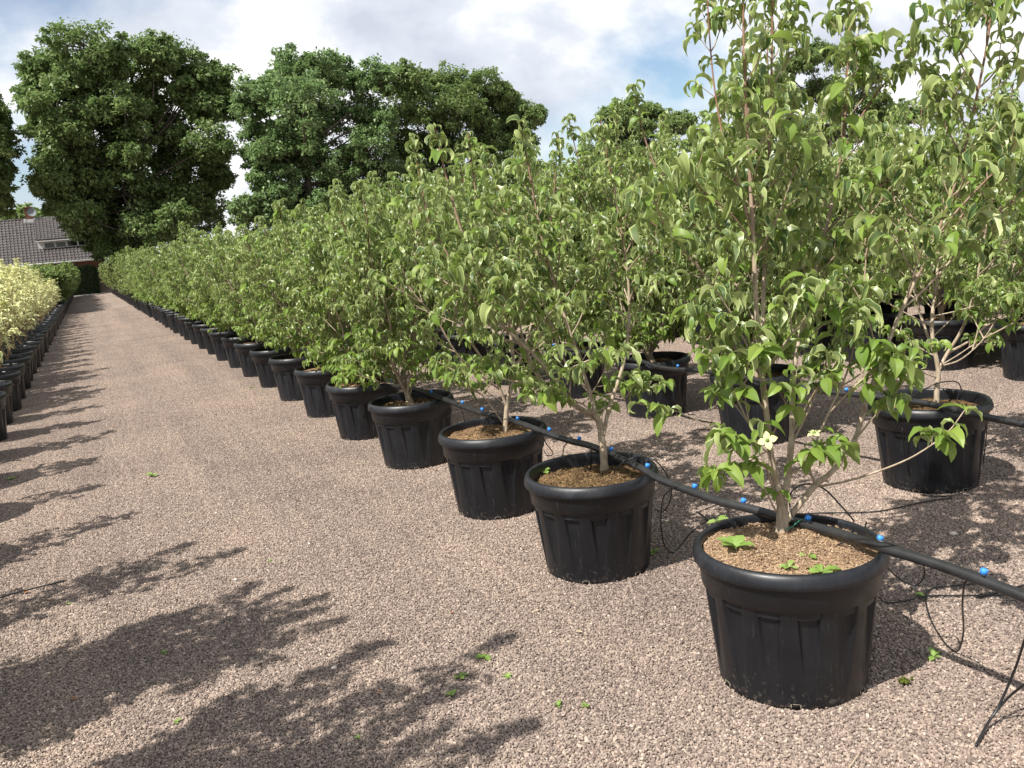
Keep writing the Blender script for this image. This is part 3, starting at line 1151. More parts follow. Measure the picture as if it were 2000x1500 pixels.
def front_shrub():
    root = gnd(1527, 1036, 0.478)
    D = depth_of(root)
    s = Shrub(101)
    K = lambda pts: px_stem(pts, D, root)
    sz = 0.098
    trunk = K([(1527, 1050, 0), (1528, 1030, 0), (1528, 1005, 0), (1528, 985, 0)])
    s.stems.append([(trunk, np.array([0.026, 0.0235, 0.021, 0.020]), 0.0)])
    low = lambda f: 0.12 + 0.36 * f if f < 0.55 else (0.52 * (1 - f) + 0.05)
    s.main(K([(1526, 990, 0), (1518, 950, -.02), (1506, 890, -.04), (1497, 805, -.06), (1480, 640, -.08), (1472, 480, -.1), (1464, 330, -.1), (1455, 160, -.12), (1450, -60, -.12)]), 0.0150, 0.0034, sz, start=0.40, spacing=0.088, lenf=low, dens=1.0)
    s.main(K([(1498, 815, -.06), (1490, 750, -.02), (1490, 620, .04), (1495, 480, .1), (1500, 350, .13), (1506, 180, .15), (1510, -60, .16)]), 0.0105, 0.003, sz, start=0.30, spacing=0.10, lenf=low)
    s.main(K([(1531, 985, 0), (1539, 930, .02), (1547, 850, .04), (1548, 780, .06), (1556, 690, .1), (1585, 560, .14), (1618, 430, .18), (1643, 300, .2), (1655, 150, .22), (1662, -50, .24)]), 0.0135, 0.003, sz, start=0.27, spacing=0.088, lenf=low, dens=1.05)
    s.main(K([(1534, 1018, 0), (1562, 985, .0), (1592, 948, .02), (1628, 918, .03), (1668, 862, .04), (1690, 792, .05), (1722, 700, .06), (1765, 596, .06), (1828, 462, .05), (1872, 335, .03), (1905, 200, 0), (1932, 60, 0), (1945, -60, 0)]), 0.0125, 0.003, sz, start=0.42, spacing=0.075, lenf=lambda f: 0.20 + 0.16 * (1 - f))
    s.main(K([(1592, 948, .02), (1582, 900, -.02), (1618, 806, -.06), (1655, 725, -.08), (1682, 600, -.1), (1694, 470, -.1), (1700, 380, -.1)]), 0.006, 0.0022, sz, start=0.3, spacing=0.13, lenf=lambda f: 0.17, new=False)
    s.main(K([(1760, 606, .06), (1830, 540, .1), (1915, 440, .12), (1990, 385, .15), (2040, 330, .15)]), 0.0055, 0.0022, sz, start=0.35, spacing=0.12, lenf=lambda f: 0.15, new=False)
    s.main(K([(1828, 462, .05), (1880, 400, -.02), (1945, 330, -.06), (2000, 250, -.08)]), 0.005, 0.002, sz, start=0.4, spacing=0.11, lenf=lambda f: 0.13, new=False)
    s.main(K([(1910, 180, 0), (1880, 110, -.06), (1858, 60, -.1), (1846, 30, -.12)]), 0.004, 0.002, sz, start=0.5, spacing=0.07, lenf=lambda f: 0.1, new=False)
    # low branches reaching sideways over the gravel
    s.main(K([(1602, 950, .02), (1660, 938, -.02), (1730, 915, -.08), (1790, 888, -.13), (1850, 845, -.18), (1885, 800, -.2)]), 0.0045, 0.0018, sz * 0.95, start=0.62, spacing=0.10, lenf=lambda f: 0.05, prob=0.45, new=False)
    s.main(K([(1516, 1000, 0), (1480, 930, -.06), (1440, 885, -.12), (1398, 845, -.16), (1330, 806, -.2), (1245, 788, -.24)]), 0.0040, 0.0016, sz * 0.8, start=0.30, spacing=0.15, lenf=lambda f: 0.10 if f < .6 else .05, prob=0.5)
    s.main(K([(1512, 960, -.02), (1478, 862, -.08), (1440, 780, -.12), (1412, 715, -.15), (1388, 670, -.16)]), 0.0050, 0.002, sz, start=0.35, spacing=0.12, lenf=lambda f: 0.16, prob=0.7)
    s.main(K([(1500, 770, -.06), (1470, 700, -.12), (1420, 600, -.18), (1362, 520, -.2), (1300, 455, -.22), (1268, 432, -.22)]), 0.0048, 0.002, sz * 1.1, start=0.35, spacing=0.12, lenf=lambda f: 0.14, prob=0.7, new=False)
    s.main(K([(1470, 440, -.1), (1425, 320, -.06), (1398, 190, -.02), (1385, 60, 0), (1380, -60, 0)]), 0.0055, 0.0024, sz, start=0.2, spacing=0.085, lenf=lambda f: 0.13, new=False)
    s.main(K([(1545, 870, .04), (1580, 800, .0), (1606, 730, -.05), (1618, 690, -.06)]), 0.004, 0.002, sz, start=0.4, spacing=0.10, lenf=lambda f: 0.13, new=False)
    s.main(K([(1500, 880, -.04), (1455, 905, -.10), (1425, 915, -.13), (1400, 925, -.15)]), 0.003, 0.0016, sz, start=0.4, spacing=0.06, lenf=lambda f: 0.06, prob=.7, new=False)
    for k_ in range(3):
        s.leaf(K([(1519, 962, -.03)])[0], 2.2 + 1.3 * k_, 0.085)
    s.main(K([(1640, 305, .2), (1690, 215, .2), (1738, 150, .18), (1775, 105, .16)]), 0.005, 0.0022, sz, start=0.25, spacing=0.085, lenf=lambda f: 0.11, new=False)
    s.main(K([(1605, 480, .16), (1690, 390, .1), (1760, 320, .06), (1800, 280, .05)]), 0.005, 0.0022, sz, start=0.25, spacing=0.09, lenf=lambda f: 0.14, new=False)
    for pts, le, st in ((((1497, 805, -.06), (1450, 745, -.14), (1408, 712, -.2), (1382, 700, -.22)), .09, .4),
                        (((1490, 745, -.06), (1452, 680, -.16), (1418, 640, -.2), (1380, 610, -.22)), .13, .3),
                        (((1547, 850, .04), (1588, 770, -.06), (1630, 712, -.12), (1650, 660, -.14)), .12, .35),
                        (((1620, 805, -.06), (1680, 745, -.12), (1728, 718, -.16), (1745, 705, -.18)), .10, .4),
                        (((1668, 862, .04), (1706, 815, -.04), (1742, 780, -.08), (1760, 745, -.1)), .09, .45),
                        (((1506, 890, -.04), (1478, 868, -.12), (1440, 858, -.17), (1408, 852, -.19)), .08, .4),
                        (((1539, 930, .02), (1580, 902, -.05), (1612, 884, -.09), (1632, 876, -.1)), .08, .45),
                        (((1505, 860, -.04), (1530, 800, -.14), (1552, 752, -.18), (1556, 725, -.19)), .09, .45),
                        (((1500, 720, -.05), (1540, 660, -.14), (1580, 610, -.18), (1600, 560, -.2)), .13, .3),
                        (((1556, 690, .1), (1600, 640, .18), (1660, 600, .24), (1700, 540, .26)), .14, .3),
                        (((1722, 700, .06), (1700, 640, -.04), (1690, 560, -.06)), .10, .4),
                        (((1480, 640, -.08), (1440, 560, -.02), (1400, 480, .04), (1370, 400, .06)), .14, .25),
                        (((1472, 480, -.1), (1430, 420, -.16), (1370, 370, -.2), (1345, 320, -.2)), .11, .3),
                        ):
        s.main(K(pts), 0.0042, 0.0018, sz, start=st, spacing=0.085, lenf=lambda f, le=le: le, prob=0.75, new=False)
    t = mount_shrub('dogwood_shrub', s, DOG, tuple(root), single=300, size_seed=1, stem_split=True, young_z=0.56)
    tag(t, 'tall dogwood with two cream flowers, in the pot of pale coir with weeds', 'shrub')
    # two flowers of four cream bracts
    for fu, fv, dz, rot, tilt, scl in ((1499, 860, -.24, 0.3, 0.0, 0.95), (1590, 846, -.16, 0.9, 1.6, 0.75)):
        p = at_depth(fu, fv, D + dz) - root
        mbf = MB()
        ez = unit(-ray(fu, fv) * (1 - 0.35 * tilt) + np.array([-0.25, 0.0, 0.35 + tilt]))
        ex = unit(np.cross(np.array([0, 0, 1.0]), ez)); ey = np.cross(ez, ex)
        B = np.stack([ex, ey, ez], 1)
        for k in range(4):
            a = rot + k * math.pi / 2
            ca, sa = math.cos(a), math.sin(a)
            V, Q = [], []
            for tt, w, zz in ((0.06, 0.012, 0), (0.25, 0.26, 0.03), (0.5, 0.36, 0.07), (0.75, 0.25, 0.05), (0.9, 0.09, 0.02), (1.0, 0.004, -0.03)):
                for uu in (-1, -.5, 0, .5, 1):
                    x, y = tt, uu * w
                    V.append([(ca * x - sa * y), (sa * x + ca * y), zz + 0.10 * (abs(uu) * w) - 0.02 * math.cos(uu * 5)])
            for r_ in range(5):
                for q in range(4):
                    b0 = r_ * 5 + q
                    Q.append([b0, b0 + 5, b0 + 6, b0 + 1])
            mbf.add(np.array(V) * 0.037 * scl @ B.T + p, Q)
        fl = mbf.build('flower', M['bract'], t)
        e = MB()
        rng = np.random.default_rng(3)
        rows = []
        for k in range(6):
            ph_ = k / 5 * math.pi * 0.62
            for q in range(10):
                rj = 0.0068 * (1 + rng.normal(0, 0.08))
                rows.append([rj * math.sin(ph_ + .05) * math.cos(q * .6283), rj * math.sin(ph_ + .05) * math.sin(q * .6283), rj * math.cos(ph_) + 0.002])
        Q = [[k * 10 + q, k * 10 + (q + 1) % 10, (k + 1) * 10 + (q + 1) % 10, (k + 1) * 10 + q] for k in range(5) for q in range(10)]
        e.add(np.array(rows) @ B.T + p, Q)
        e.build('flower_centre', M['flower_eye'], fl)
    # plant tie hanging at the foot of the trunk
    tie = MB()
    pr = [at_depth(u, v, D - 0.02 + d) - root for u, v, d in ((1530, 1034, 0), (1545, 1030, 0), (1556, 1021, 0.01), (1566, 1014, .02))]
    tie.tube(smooth_path(pr), 0.0022, 5)
    tie.build('plant_tie', M['tie'], t)
    return t


front_shrub()


def traced_shrub(seed, base_px, stems, label, single=300, sz=0.090, spacing=0.080, width=0.42, nlow=9):
    root = gnd(base_px[0], base_px[1], 0.45)
    D = depth_of(root)
    s = Shrub(seed)
    first = True
    for pts, r0, start in stems:
        s.main(px_stem(pts, D, root), r0, 0.0028, sz, start=start, spacing=spacing,
               lenf=lambda f: width * (0.55 + 0.6 * math.sin(math.pi * min(1, f + 0.1)) - 0.6 * f), prob=0.85)
    P = px_stem(stems[0][0], D, root)
    for k in range(nlow):
        p, d = polyline_at(P, 0.10 + 0.30 * k / nlow)
        a = seed + k * 2.4
        dr = np.array([math.cos(a), math.sin(a), 0.42 + 0.25 * math.sin(k * 1.7)])
        L = 0.30 + 0.16 * math.sin(k * 2.9) ** 2
        s.main(np.array([p, p + dr * L * .35, p + dr * L * .7 + [0, 0, .01], p + dr * L]), 0.0045, 0.0018, sz, start=0.35, spacing=0.085, lenf=lambda f: 0.13, prob=0.8, new=False)
    t = mount_shrub('dogwood_shrub', s, DOG, tuple(root), single=single, size_seed=seed, stem_split=True)
    tag(t, label, 'shrub')
    return t


traced_shrub(202, (1180, 917), [
    ([(1181, 925, 0), (1179, 885, 0), (1174, 850, 0), (1168, 820, 0), (1120, 790, -.05), (1055, 740, -.1), (985, 610, -.15), (912, 480, -.2), (868, 330, -.2), (850, 250, -.2)], 0.021, 0.36),
    ([(1176, 855, 0), (1150, 760, .02), (1110, 640, .02), (1062, 480, 0), (1035, 340, 0), (1015, 240, 0)], 0.012, 0.30),
    ([(1178, 850, 0), (1192, 790, .05), (1222, 690, .08), (1228, 560, .1), (1205, 400, .1), (1172, 235, .1)], 0.012, 0.30),
    ([(1120, 790, -.05), (1040, 690, -.2), (930, 590, -.28), (860, 470, -.3), (815, 400, -.3)], 0.009, 0.30),
    ([(1150, 765, .02), (1100, 700, .12), (1050, 560, .2), (980, 400, .25), (950, 290, .25)], 0.008, 0.30),
    ([(1168, 825, 0), (1140, 790, -.1), (1080, 770, -.16), (1060, 775, -.2)], 0.005, 0.3),
], 'broad dogwood leaning to the path in the next pot after the flowering dogwood')
traced_shrub(203, (987, 846), [
    ([(987, 852, 0), (988, 820, 0), (992, 780, 0), (1003, 735, .02), (995, 640, .04), (960, 500, .05), (930, 380, .05), (915, 260, .05)], 0.018, 0.35),
    ([(990, 795, 0), (965, 735, -.05), (910, 650, -.1), (860, 520, -.12), (830, 400, -.12), (805, 265, -.12)], 0.010, 0.3),
    ([(1000, 745, .02), (1030, 660, .1), (1060, 540, .15), (1080, 400, .18), (1090, 260, .18)], 0.010, 0.25),
    ([(975, 760, -.03), (900, 700, -.2), (850, 620, -.3), (800, 560, -.35), (770, 470, -.35)], 0.007, 0.3),
    ([(985, 830, 0), (940, 770, -.12), (890, 745, -.2), (868, 735, -.22)], 0.004, 0.4),
], 'dogwood with bare pale trunk in the third pot from the coir pot', sz=0.088)
traced_shrub(204, (1830, 789), [
    ([(1829, 798, 0), (1830, 760, 0), (1832, 720, 0), (1820, 640, 0), (1830, 540, .05), (1840, 420, .1), (1850, 280, .1), (1840, 210, .1)], 0.017, 0.3),
    ([(1832, 725, 0), (1850, 690, 0), (1880, 640, -.05), (1905, 560, -.1), (1925, 450, -.1), (1950, 330, -.1), (1960, 220, -.1)], 0.011, 0.25),
    ([(1828, 700, 0), (1800, 620, .1), (1770, 500, .15), (1745, 380, .2), (1725, 280, .2)], 0.009, 0.25),
    ([(1850, 690, 0), (1900, 660, .1), (1950, 600, .2), (1985, 500, .3), (2000, 380, .3)], 0.008, 0.25),
    ([(1840, 715, 0), (1880, 700, -.15), (1930, 650, -.25), (1975, 560, -.3)], 0.006, 0.3),
], 'dogwood in the second row\'s end pot, with pipe crossing its rim', sz=0.088)

# generic dogwoods: several individuals, copied along the rows
VARIANTS = []
for k in range(7):
    VARIANTS.append(dict(seed=300 + k, height=(1.72, 1.85, 1.66, 1.80, 1.92, 1.75, 1.70)[k], nst=(5, 6, 5, 7, 6, 5, 6)[k], spread=(0.36, 0.33, 0.40, 0.36, 0.31, 0.38, 0.35)[k]))
PROTO = {}


def place_dogwood(x, y, z, k, rz, label, group=None, scale=1.0, single=0):
    if single:
        p = VARIANTS[k]
        t = mount_shrub('dogwood_shrub', generic_dogwood(p['seed'] + 1000 + int(y * 10), p['height'] * (1.0 if scale < 1.17 else 1.22), p['nst'] + 1, p['spread']), DOG, (x, y, z), single=single, size_seed=k, stem_split=True)
        return tag(t, label, 'shrub', group)
    if k not in PROTO:
        p = VARIANTS[k]
        PROTO[k] = mount_shrub('dogwood_shrub', generic_dogwood(**p), DOG, (x, y, z), size_seed=k)
        t = PROTO[k]
    else:
        t = copy_tree(PROTO[k])
        for kk in ('group',):
            if kk in t:
                del t[kk]
    t.location = (x, y, z)
    t.rotation_euler = (0, 0, rz)
    t.scale = (scale, scale, scale)
    return tag(t, label, 'shrub', group)


rs = random.Random(7)
FAR_FROM = 38.0
for i, (x, y) in enumerate(ROW1):
    if i in (0, 1, 2) or y > FAR_FROM:
        continue
    if i < 13:
        lab, gr = 'dogwood shrub in the pot %s after the flowering dogwood along the path' % ORD[i - 1], None
    else:
        lab, gr = 'dogwood shrub far down the row lining the gravel path', 'far dogwoods of the path-side row'
    place_dogwood(x, y, 0.445, rs.randrange(7), rs.uniform(0, 6.28), lab, gr, rs.uniform(0.93, 1.08) * (1.0 if y < 25 else 1.1), single=300 if i in (3, 4) else 0)
for i, (x, y) in enumerate(ROW2):
    if i == 0:
        continue
    if i < 8:
        lab, gr = 'dogwood shrub in the second row, %s counted from the white flowers\' end' % ORD[i], None
    else:
        lab, gr = 'dogwood shrub in the far part of the second row', 'far dogwoods of the second row'
    place_dogwood(x, y, 0.445, rs.randrange(7), rs.uniform(0, 6.28), lab, gr, rs.uniform(1.18, 1.30) if i < 9 else rs.uniform(1.02, 1.15), single=300 if i in (1, 2) else 0)
for i, (x, y) in enumerate(ROW3):
    place_dogwood(x, y, 0.445, rs.randrange(7), rs.uniform(0, 6.28), 'dogwood shrub in the densely set third row beyond the wide gravel gap', 'dogwoods of the third row', rs.uniform(1.12, 1.3))


# small-leaved yellowish maples behind
def maple_templates():
    out = []
    rng = np.random.default_rng(8)
    for k in range(4):
        V, Q, ac = [], [], []
        for a in (-1.15, -0.6, 0.0, 0.6, 1.15):
            L = 1.0 - 0.28 * abs(a)
            d = np.array([math.cos(a), math.sin(a), 0]); n = np.array([-math.sin(a), math.cos(a), 0])
            dr = -0.35 * L * (0.5 + k / 4)
            b = len(V)
            V += [[0, 0, 0], list(d * L * .5 + n * 0.10 + [0, 0, dr * .3]), list(d * L + [0, 0, dr]), list(d * L * .5 - n * 0.10 + [0, 0, dr * .3])]
            Q.append([b, b + 3, b + 2, b + 1])
            ac += [0, 1, 0, 1]
        out.append((np.array(V), np.array(Q), np.array(ac, float)))
    return out


MAPLE_T = maple_templates()


def mount_plain(name, s, bark_m, leaf_m, templates, loc, seed, kind='stuff'):
    root = empty(name, loc)
    rng = np.random.default_rng(seed)
    big = MB()
    for mb in s.stem_meshes(bark_m, (5, 3, 3)):
        big.add(np.concatenate(mb.V), np.concatenate(mb.Q), tint=np.concatenate(mb.attr['tint']))
    big.build('branches', bark_m, root)
    A = s.arrays()
    mb = MB()
    scatter(mb, templates, A[:, :3], A[:, 3], A[:, 4], A[:, 5], A[:, 6], rng.random(len(A)), rng.integers(0, len(templates), len(A)))
    mb.build('foliage', leaf_m, root, kind=kind)
    return root


def spread_rows(protos, spots, cat, label_fn, rnd, z=0.445, smin=0.92, smax=1.08):
    used = set()
    for n_, (x, y) in enumerate(spots):
        k = rnd.randrange(len(protos))
        if k not in used:
            used.add(k); t = protos[k]
        else:
            t = copy_tree(protos[k])
            if 'group' in t:
                del t['group']
        t.location = (x, y, z)
        t.rotation_euler = (0, 0, rnd.uniform(0, 6.28))
        sc = rnd.uniform(smin, smax)
        t.scale = (sc, sc, sc)
        lab, gr = label_fn(n_, x, y)
        tag(t, lab, cat, gr)
    for k, t in enumerate(protos):
        if k not in used:
            for ch in list(t.children):
                bpy.data.objects.remove(ch)
            bpy.data.objects.remove(t)


maples = [mount_plain('maple_shrub', generic_dogwood(500 + k, 1.65, 5, 0.36, size=0.062, spacing=0.085, width=0.5), M['var_bark'], M['maple_leaf'], MAPLE_T, (0, 0, 0), k) for k in range(3)]
spread_rows(maples, ROW4, 'shrub', lambda n_, x, y: ('yellowish small-leaved maple shrub behind the third dogwood row', 'maples of the fourth row'), rs, smin=0.95, smax=1.15)
ROW5 = [(10.6 + 1.7 * (k % 2) + rs.gauss(0, 0.1), 6.0 + 0.75 * k + rs.gauss(0, 0.1)) for k in range(26)]
protos = []
for k in range(2):
    t = copy_tree(maples[k]); protos.append(t)
spread_rows(protos, ROW5, 'shrub', lambda n_, x, y: ('tall yellow-green maple shrub at the very back of the bed', 'maples at the back'), rs, z=0.40, smin=1.1, smax=1.3)
for x, y in ROW5:
    make_pot(x, y, 'black pot at the very back of the bed under the maples', 'pots at the back', soil=2)

# round bushy shrubs at the far end of the path-side row
rounds = [mount_plain('rounded_shrub', generic_dogwood(600 + k, 1.75, 7, 0.36, size=0.10, spacing=0.09, width=0.55), M['var_bark'], M['round_leaf'], LOW_T, (0, 0, 0), 10 + k) for k in range(3)]
spread_rows(rounds, [(x, y) for x, y in ROW1 if y > FAR_FROM], 'shrub', lambda n_, x, y: ('rounded olive-green shrub at the far end of the path-side row', 'rounded shrubs at the far end of the path'), rs, smin=1.08, smax=1.22)

# ------------------------------------------------------------------ left bed: variegated shrubs
LX, LY, LS = -1.246, 10.3275, 1.149
LEFT = [(LX + rr.gauss(0, 0.012), LY + LS * k + rr.gauss(0, 0.02)) for k in range(-7, 60)]
LEFT2 = [(LX - 0.95 + rr.gauss(0, 0.04), LY + LS * (k + 0.5) + rr.gauss(0, 0.05)) for k in range(1, 55)]
LEFT3 = [(LX - 2.1 + rr.gauss(0, 0.05), LY + LS * (k + 0.3) + rr.gauss(0, 0.05)) for k in range(8, 50)]
for n_, (x, y) in enumerate(LEFT):
    k = n_ - 7
    if k < 0:
        lab, gr = 'black pot of a shrub beside the path whose shadow falls across the gravel', 'pots beside the path casting shadows'
    elif k < 12:
        lab, gr = 'black pot at the open near end of the variegated row across the path', 'near pots of the variegated row'
    else:
        lab, gr = 'black pot far down the variegated row across the path', 'far pots of the variegated row'
    make_pot(x, y, lab, gr, soil=(1, 2, 1)[n_ % 3], rz=rr.uniform(0, 6.28))
for x, y in LEFT2 + LEFT3:
    make_pot(x, y, 'black pot hidden among the variegated shrubs behind the front row', 'pots deep in the variegated bed', soil=1)
varis = [mount_plain('variegated_shrub', generic_dogwood(700 + k, 1.72, 6, 0.34, size=0.105, spacing=0.095, width=0.48, thin=1.0), M['var_bark'], M['var_leaf'], VAR_T, (0, 0, 0), 30 + k) for k in range(4)]


def var_label(n_, x, y):
    if abs(x - LX) < 0.2:
        return 'thin low variegated shrub in the row of pots edging the path', 'variegated shrubs edging the path'
    return 'dense cream and green variegated shrub in the bed behind the edging row', 'variegated shrubs'


spots = [p for p in LEFT2 if p[1] < 44] + [p for p in LEFT3 if p[1] < 46]
spread_rows(varis, spots, 'shrub', var_label, rs, smin=0.98, smax=1.16)
thins = [mount_plain('variegated_shrub', generic_dogwood(720 + k, 1.12, 3, 0.16, size=0.10, spacing=0.15, width=0.30, thin=0.45), M['var_bark'], M['var_leaf'], VAR_T, (0, 0, 0), 50 + k) for k in range(4)]
spread_rows(thins, [p for p in LEFT if 7.2 < p[1] < 42], 'shrub', var_label, rs, smin=0.96, smax=1.1)
greens = [mount_plain('green_shrub', generic_dogwood(760 + k, 1.65, 7, 0.40, size=0.10, spacing=0.09, width=0.6), M['var_bark'], M['green_leaf'], LOW_T, (0, 0, 0), 40 + k) for k in range(2)]
spots = [p for p in LEFT if p[1] >= 42] + [p for p in LEFT2 if p[1] >= 44] + [p for p in LEFT3 if p[1] >= 46]
spread_rows(greens, spots, 'shrub', lambda n_, x, y: ('plain green shrub at the far end of the variegated bed', 'green shrubs at the far end'), rs, smin=1.05, smax=1.25)
# tall dogwoods of the same row, standing beside the camera: their shadows lie on the path
for n_, (x, y) in enumerate([p for p in LEFT if p[1] <= 7.2]):
    hh, ns, sp, th_ = ((2.75, 8, 0.22, 1.2), (2.35, 8, 0.21, 1.2), (1.95, 3, 0.12, 0.5), (1.2, 2, 0.12, 0.35), (1.2, 2, 0.14, 0.35))[min(n_, 4)]
    t = mount_shrub('dogwood_shrub', generic_dogwood(880 + n_, hh, ns, sp, spacing=0.11, width=0.34, thin=th_), DOG, (x, y, 0.445), size_seed=n_)
    tag(t, 'tall dogwood beside the path whose shadow falls across the gravel', 'shrub', 'dogwoods casting shadows on the path')

# ------------------------------------------------------------------ irrigation
def pipe(name, P, r, label, caps, cap_r=0.0105):
    mbp = MB()
    mbp.tube(smooth_path(P, 5), r, 14)
    o = mbp.build(name, M['hose'])
    tag(o, label, 'pipe')
    for c in caps:
        c = np.array(c)
        mc = MB()
        mc.tube(np.array([[0, 0, 0], [0, 0, 0.006], [0, 0, 0.0065], [0, 0, 0.020], [0, 0, 0.0225]]), np.array([cap_r * .7, cap_r * .7, cap_r, cap_r, cap_r * .8]), 14)
        k = mc.build('emitter_cap', M['blue'], o)
        k.location = c
        k.rotation_euler = (rs.gauss(0.15, 0.15), rs.gauss(0.25, 0.2), 0)
    return o


PR = 0.0175
pp = [(2.20, 0.9, .46), (2.185, 1.25, .495), (2.178, 1.408, .505), (2.18, 1.63, .512), (2.165, 1.85, .514), (2.185, 2.07, .500), (2.178, 2.26, .492), (2.140, 2.43, .503), (2.114, 2.63, .500),
      (2.123, 3.013, .500), (2.140, 3.18, .512), (2.168, 3.449, .513), (2.190, 3.70, .513), (2.194, 3.941, .50), (2.183, 4.212, .505), (2.176, 4.40, .513), (2.169, 4.576, .513), (2.160, 4.85, .513), (2.157, 5.081, .503)]
for i in range(3, 59):
    x, y = ROW1[i]
    pp += [(2.155, y - 0.24, 0.513), (2.155, y + 0.24, 0.513)]
    if i < 58:
        pp += [(2.155 + rs.gauss(0, 0.01), y + ROW1_S / 2, 0.495)]
caps_px = [(1923, 1122), (1714, 1052), (1549, 1014), (1422, 981), (1324, 949), (1242, 913), (1171, 882), (1112, 860), (1055, 841), (1007, 820), (928, 799), (893, 785)]
caps = []
PS = smooth_path(pp, 5)
for u, v in caps_px:
    q = gnd(u, v, 0.53)
    k = np.argmin(np.abs(PS[:, 1] - q[1]))
    caps.append((PS[k][0] + 0.009, PS[k][1], PS[k][2] + PR - 0.008))
for k in range(6):
    y = 5.9 + 0.9 * k
    q = PS[np.argmin(np.abs(PS[:, 1] - y))]
    caps.append((q[0], q[1], q[2] + PR - 0.004))
main_pipe = pipe('irrigation_pipe', pp, PR, 'thick black irrigation pipe with blue caps lying across the path-side pots', caps)
pp2 = [(3.86, 1.6, .45), (3.90, 2.3, .49), (3.91, 2.75, .505), (3.95, 3.05, .513), (3.96, 3.30, .513), (3.95, 3.55, .505), (3.93, 4.1, .49), (3.92, 4.5, .513), (3.92, 4.95, .513), (3.90, 5.4, .495), (3.93, 5.75, .513), (3.94, 6.1, .513)]
for x, y in ROW2[3:]:
    pp2 += [(3.94, y - 0.22, .513), (3.94, y + 0.22, .513)]
PS2 = smooth_path(pp2, 5)
second_pipe = pipe('irrigation_pipe', pp2, PR, 'black irrigation pipe crossing the pots of the second row', [PS2[np.argmin(np.abs(PS2[:, 1] - y))] + [0, 0, PR - 0.004] for y in (2.4, 3.6, 4.0, 5.2, 6.6, 7.2)])


def tube(pts, r=0.0032, parent=None, name='drip_tube'):
    t = MB()
    t.tube(smooth_path(pts, 7), r, 7)
    return t.build(name, M['tube'], parent)


def P3(u, v, z):
    return gnd(u, v, max(z, 0.0145))


# thin drip tubes hanging from the pipe in loops
tube([P3(1634, 1066, .475), P3(1655, 1056, .505), P3(1680, 1053, .53), P3(1714, 1056, .548), P3(1750, 1066, .53), P3(1790, 1085, .46), P3(1806, 1112, .36), P3(1800, 1135, .30), P3(1780, 1142, .28), P3(1750, 1125, .32), P3(1725, 1098, .40)], parent=main_pipe)
tube([P3(1923, 1125, .53), P3(1900, 1126, .50), P3(1885, 1140, .47), P3(1880, 1180, .36), P3(1882, 1230, .18), P3(1876, 1262, .06), P3(1866, 1272, .01), P3(1845, 1255, .004), P3(1820, 1215, .004), P3(1808, 1175, .004), P3(1814, 1152, .004), P3(1850, 1145, .004), P3(1905, 1140, .004)], parent=main_pipe)
tube([P3(1712, 1163, .02), P3(1730, 1176, .008), P3(1760, 1175, .006), P3(1810, 1164, .005), P3(1880, 1163, .005), P3(1960, 1162, .005)], parent=main_pipe)
tube([P3(1905, 1166, .006), P3(1945, 1158, .006), P3(2010, 1140, .006)], 0.004, main_pipe)
tube([P3(2040, 1170, .50), P3(2010, 1225, .36), P3(1985, 1300, .2), P3(1955, 1370, .08), P3(1925, 1420, .02), P3(1906, 1456, .005)], 0.0038, main_pipe)
tube([P3(2060, 1290, .28), P3(2010, 1330, .18), P3(1970, 1362, .10), P3(1935, 1404, .035), P3(1912, 1446, .006), P3(1908, 1452, .005)], 0.0038, main_pipe)
tube([P3(1549, 1016, .535), P3(1544, 995, .56), P3(1542, 970, .60), P3(1555, 952, .62), P3(1580, 945, .62), P3(1610, 955, .60), P3(1640, 985, .54), P3(1662, 1010, .50), P3(1668, 1018, .47)], parent=main_pipe)
tube([P3(1692, 1020, .46), P3(1690, 1032, .49), P3(1697, 1046, .51), P3(1712, 1052, .54)], parent=main_pipe)
tube([P3(1550, 1005, .012), P3(1600, 1002, .006), P3(1664, 1001, .006), P3(1712, 999, .006), P3(1760, 990, .006), P3(1800, 981, .006), P3(1860, 972, .008)], 0.0036, main_pipe)
tube([P3(1198, 925, .47), P3(1215, 905, .53), P3(1245, 893, .56), P3(1275, 897, .56), P3(1298, 920, .50), P3(1311, 950, .40), P3(1308, 980, .28), P3(1294, 1000, .20), P3(1280, 996, .2)], parent=main_pipe)
tube([P3(1324, 950, .53), P3(1310, 955, .50), P3(1295, 975, .42), P3(1291, 1020, .24), P3(1296, 1060, .08), P3(1310, 1079, .01), P3(1325, 1070, .006), P3(1350, 1040, .1), P3(1380, 1018, .3), P3(1392, 1012, .46), P3(1400, 1016, .49)], parent=main_pipe)
tube([P3(1362, 1000, .30), P3(1372, 1007, .30), P3(1382, 1016, .32)], 0.005, main_pipe)
tube([P3(1055, 842, .53), P3(1066, 865, .40), P3(1080, 885, .25), P3(1070, 890, .2), P3(1062, 880, .28)], parent=main_pipe)
tube([P3(1112, 862, .53), P3(1102, 872, .45), P3(1100, 885, .38), P3(1096, 893, .3)], parent=main_pipe)
tube([P3(995, 838, .46), P3(1005, 828, .50), P3(1025, 818, .53), P3(1050, 820, .54), P3(1068, 832, .50)], parent=main_pipe)
tube([P3(945, 835, .46), P3(950, 815, .52), P3(970, 806, .54), P3(990, 812, .53)], parent=main_pipe)
tube([P3(893, 787, .53), P3(903, 805, .42), P3(907, 825, .3), P3(900, 830, .26)], parent=main_pipe)
for i in range(3, 14):
    x, y = ROW1[i]
    a = rs.uniform(-0.1, 0.25)
    tube([(2.155, y + a + .1, .53), (2.20, y + a + .06, .56), (2.24, y + a, .55), (2.20, y + a - .1, .50), (2.10, y + a - .16, .46)], parent=main_pipe)
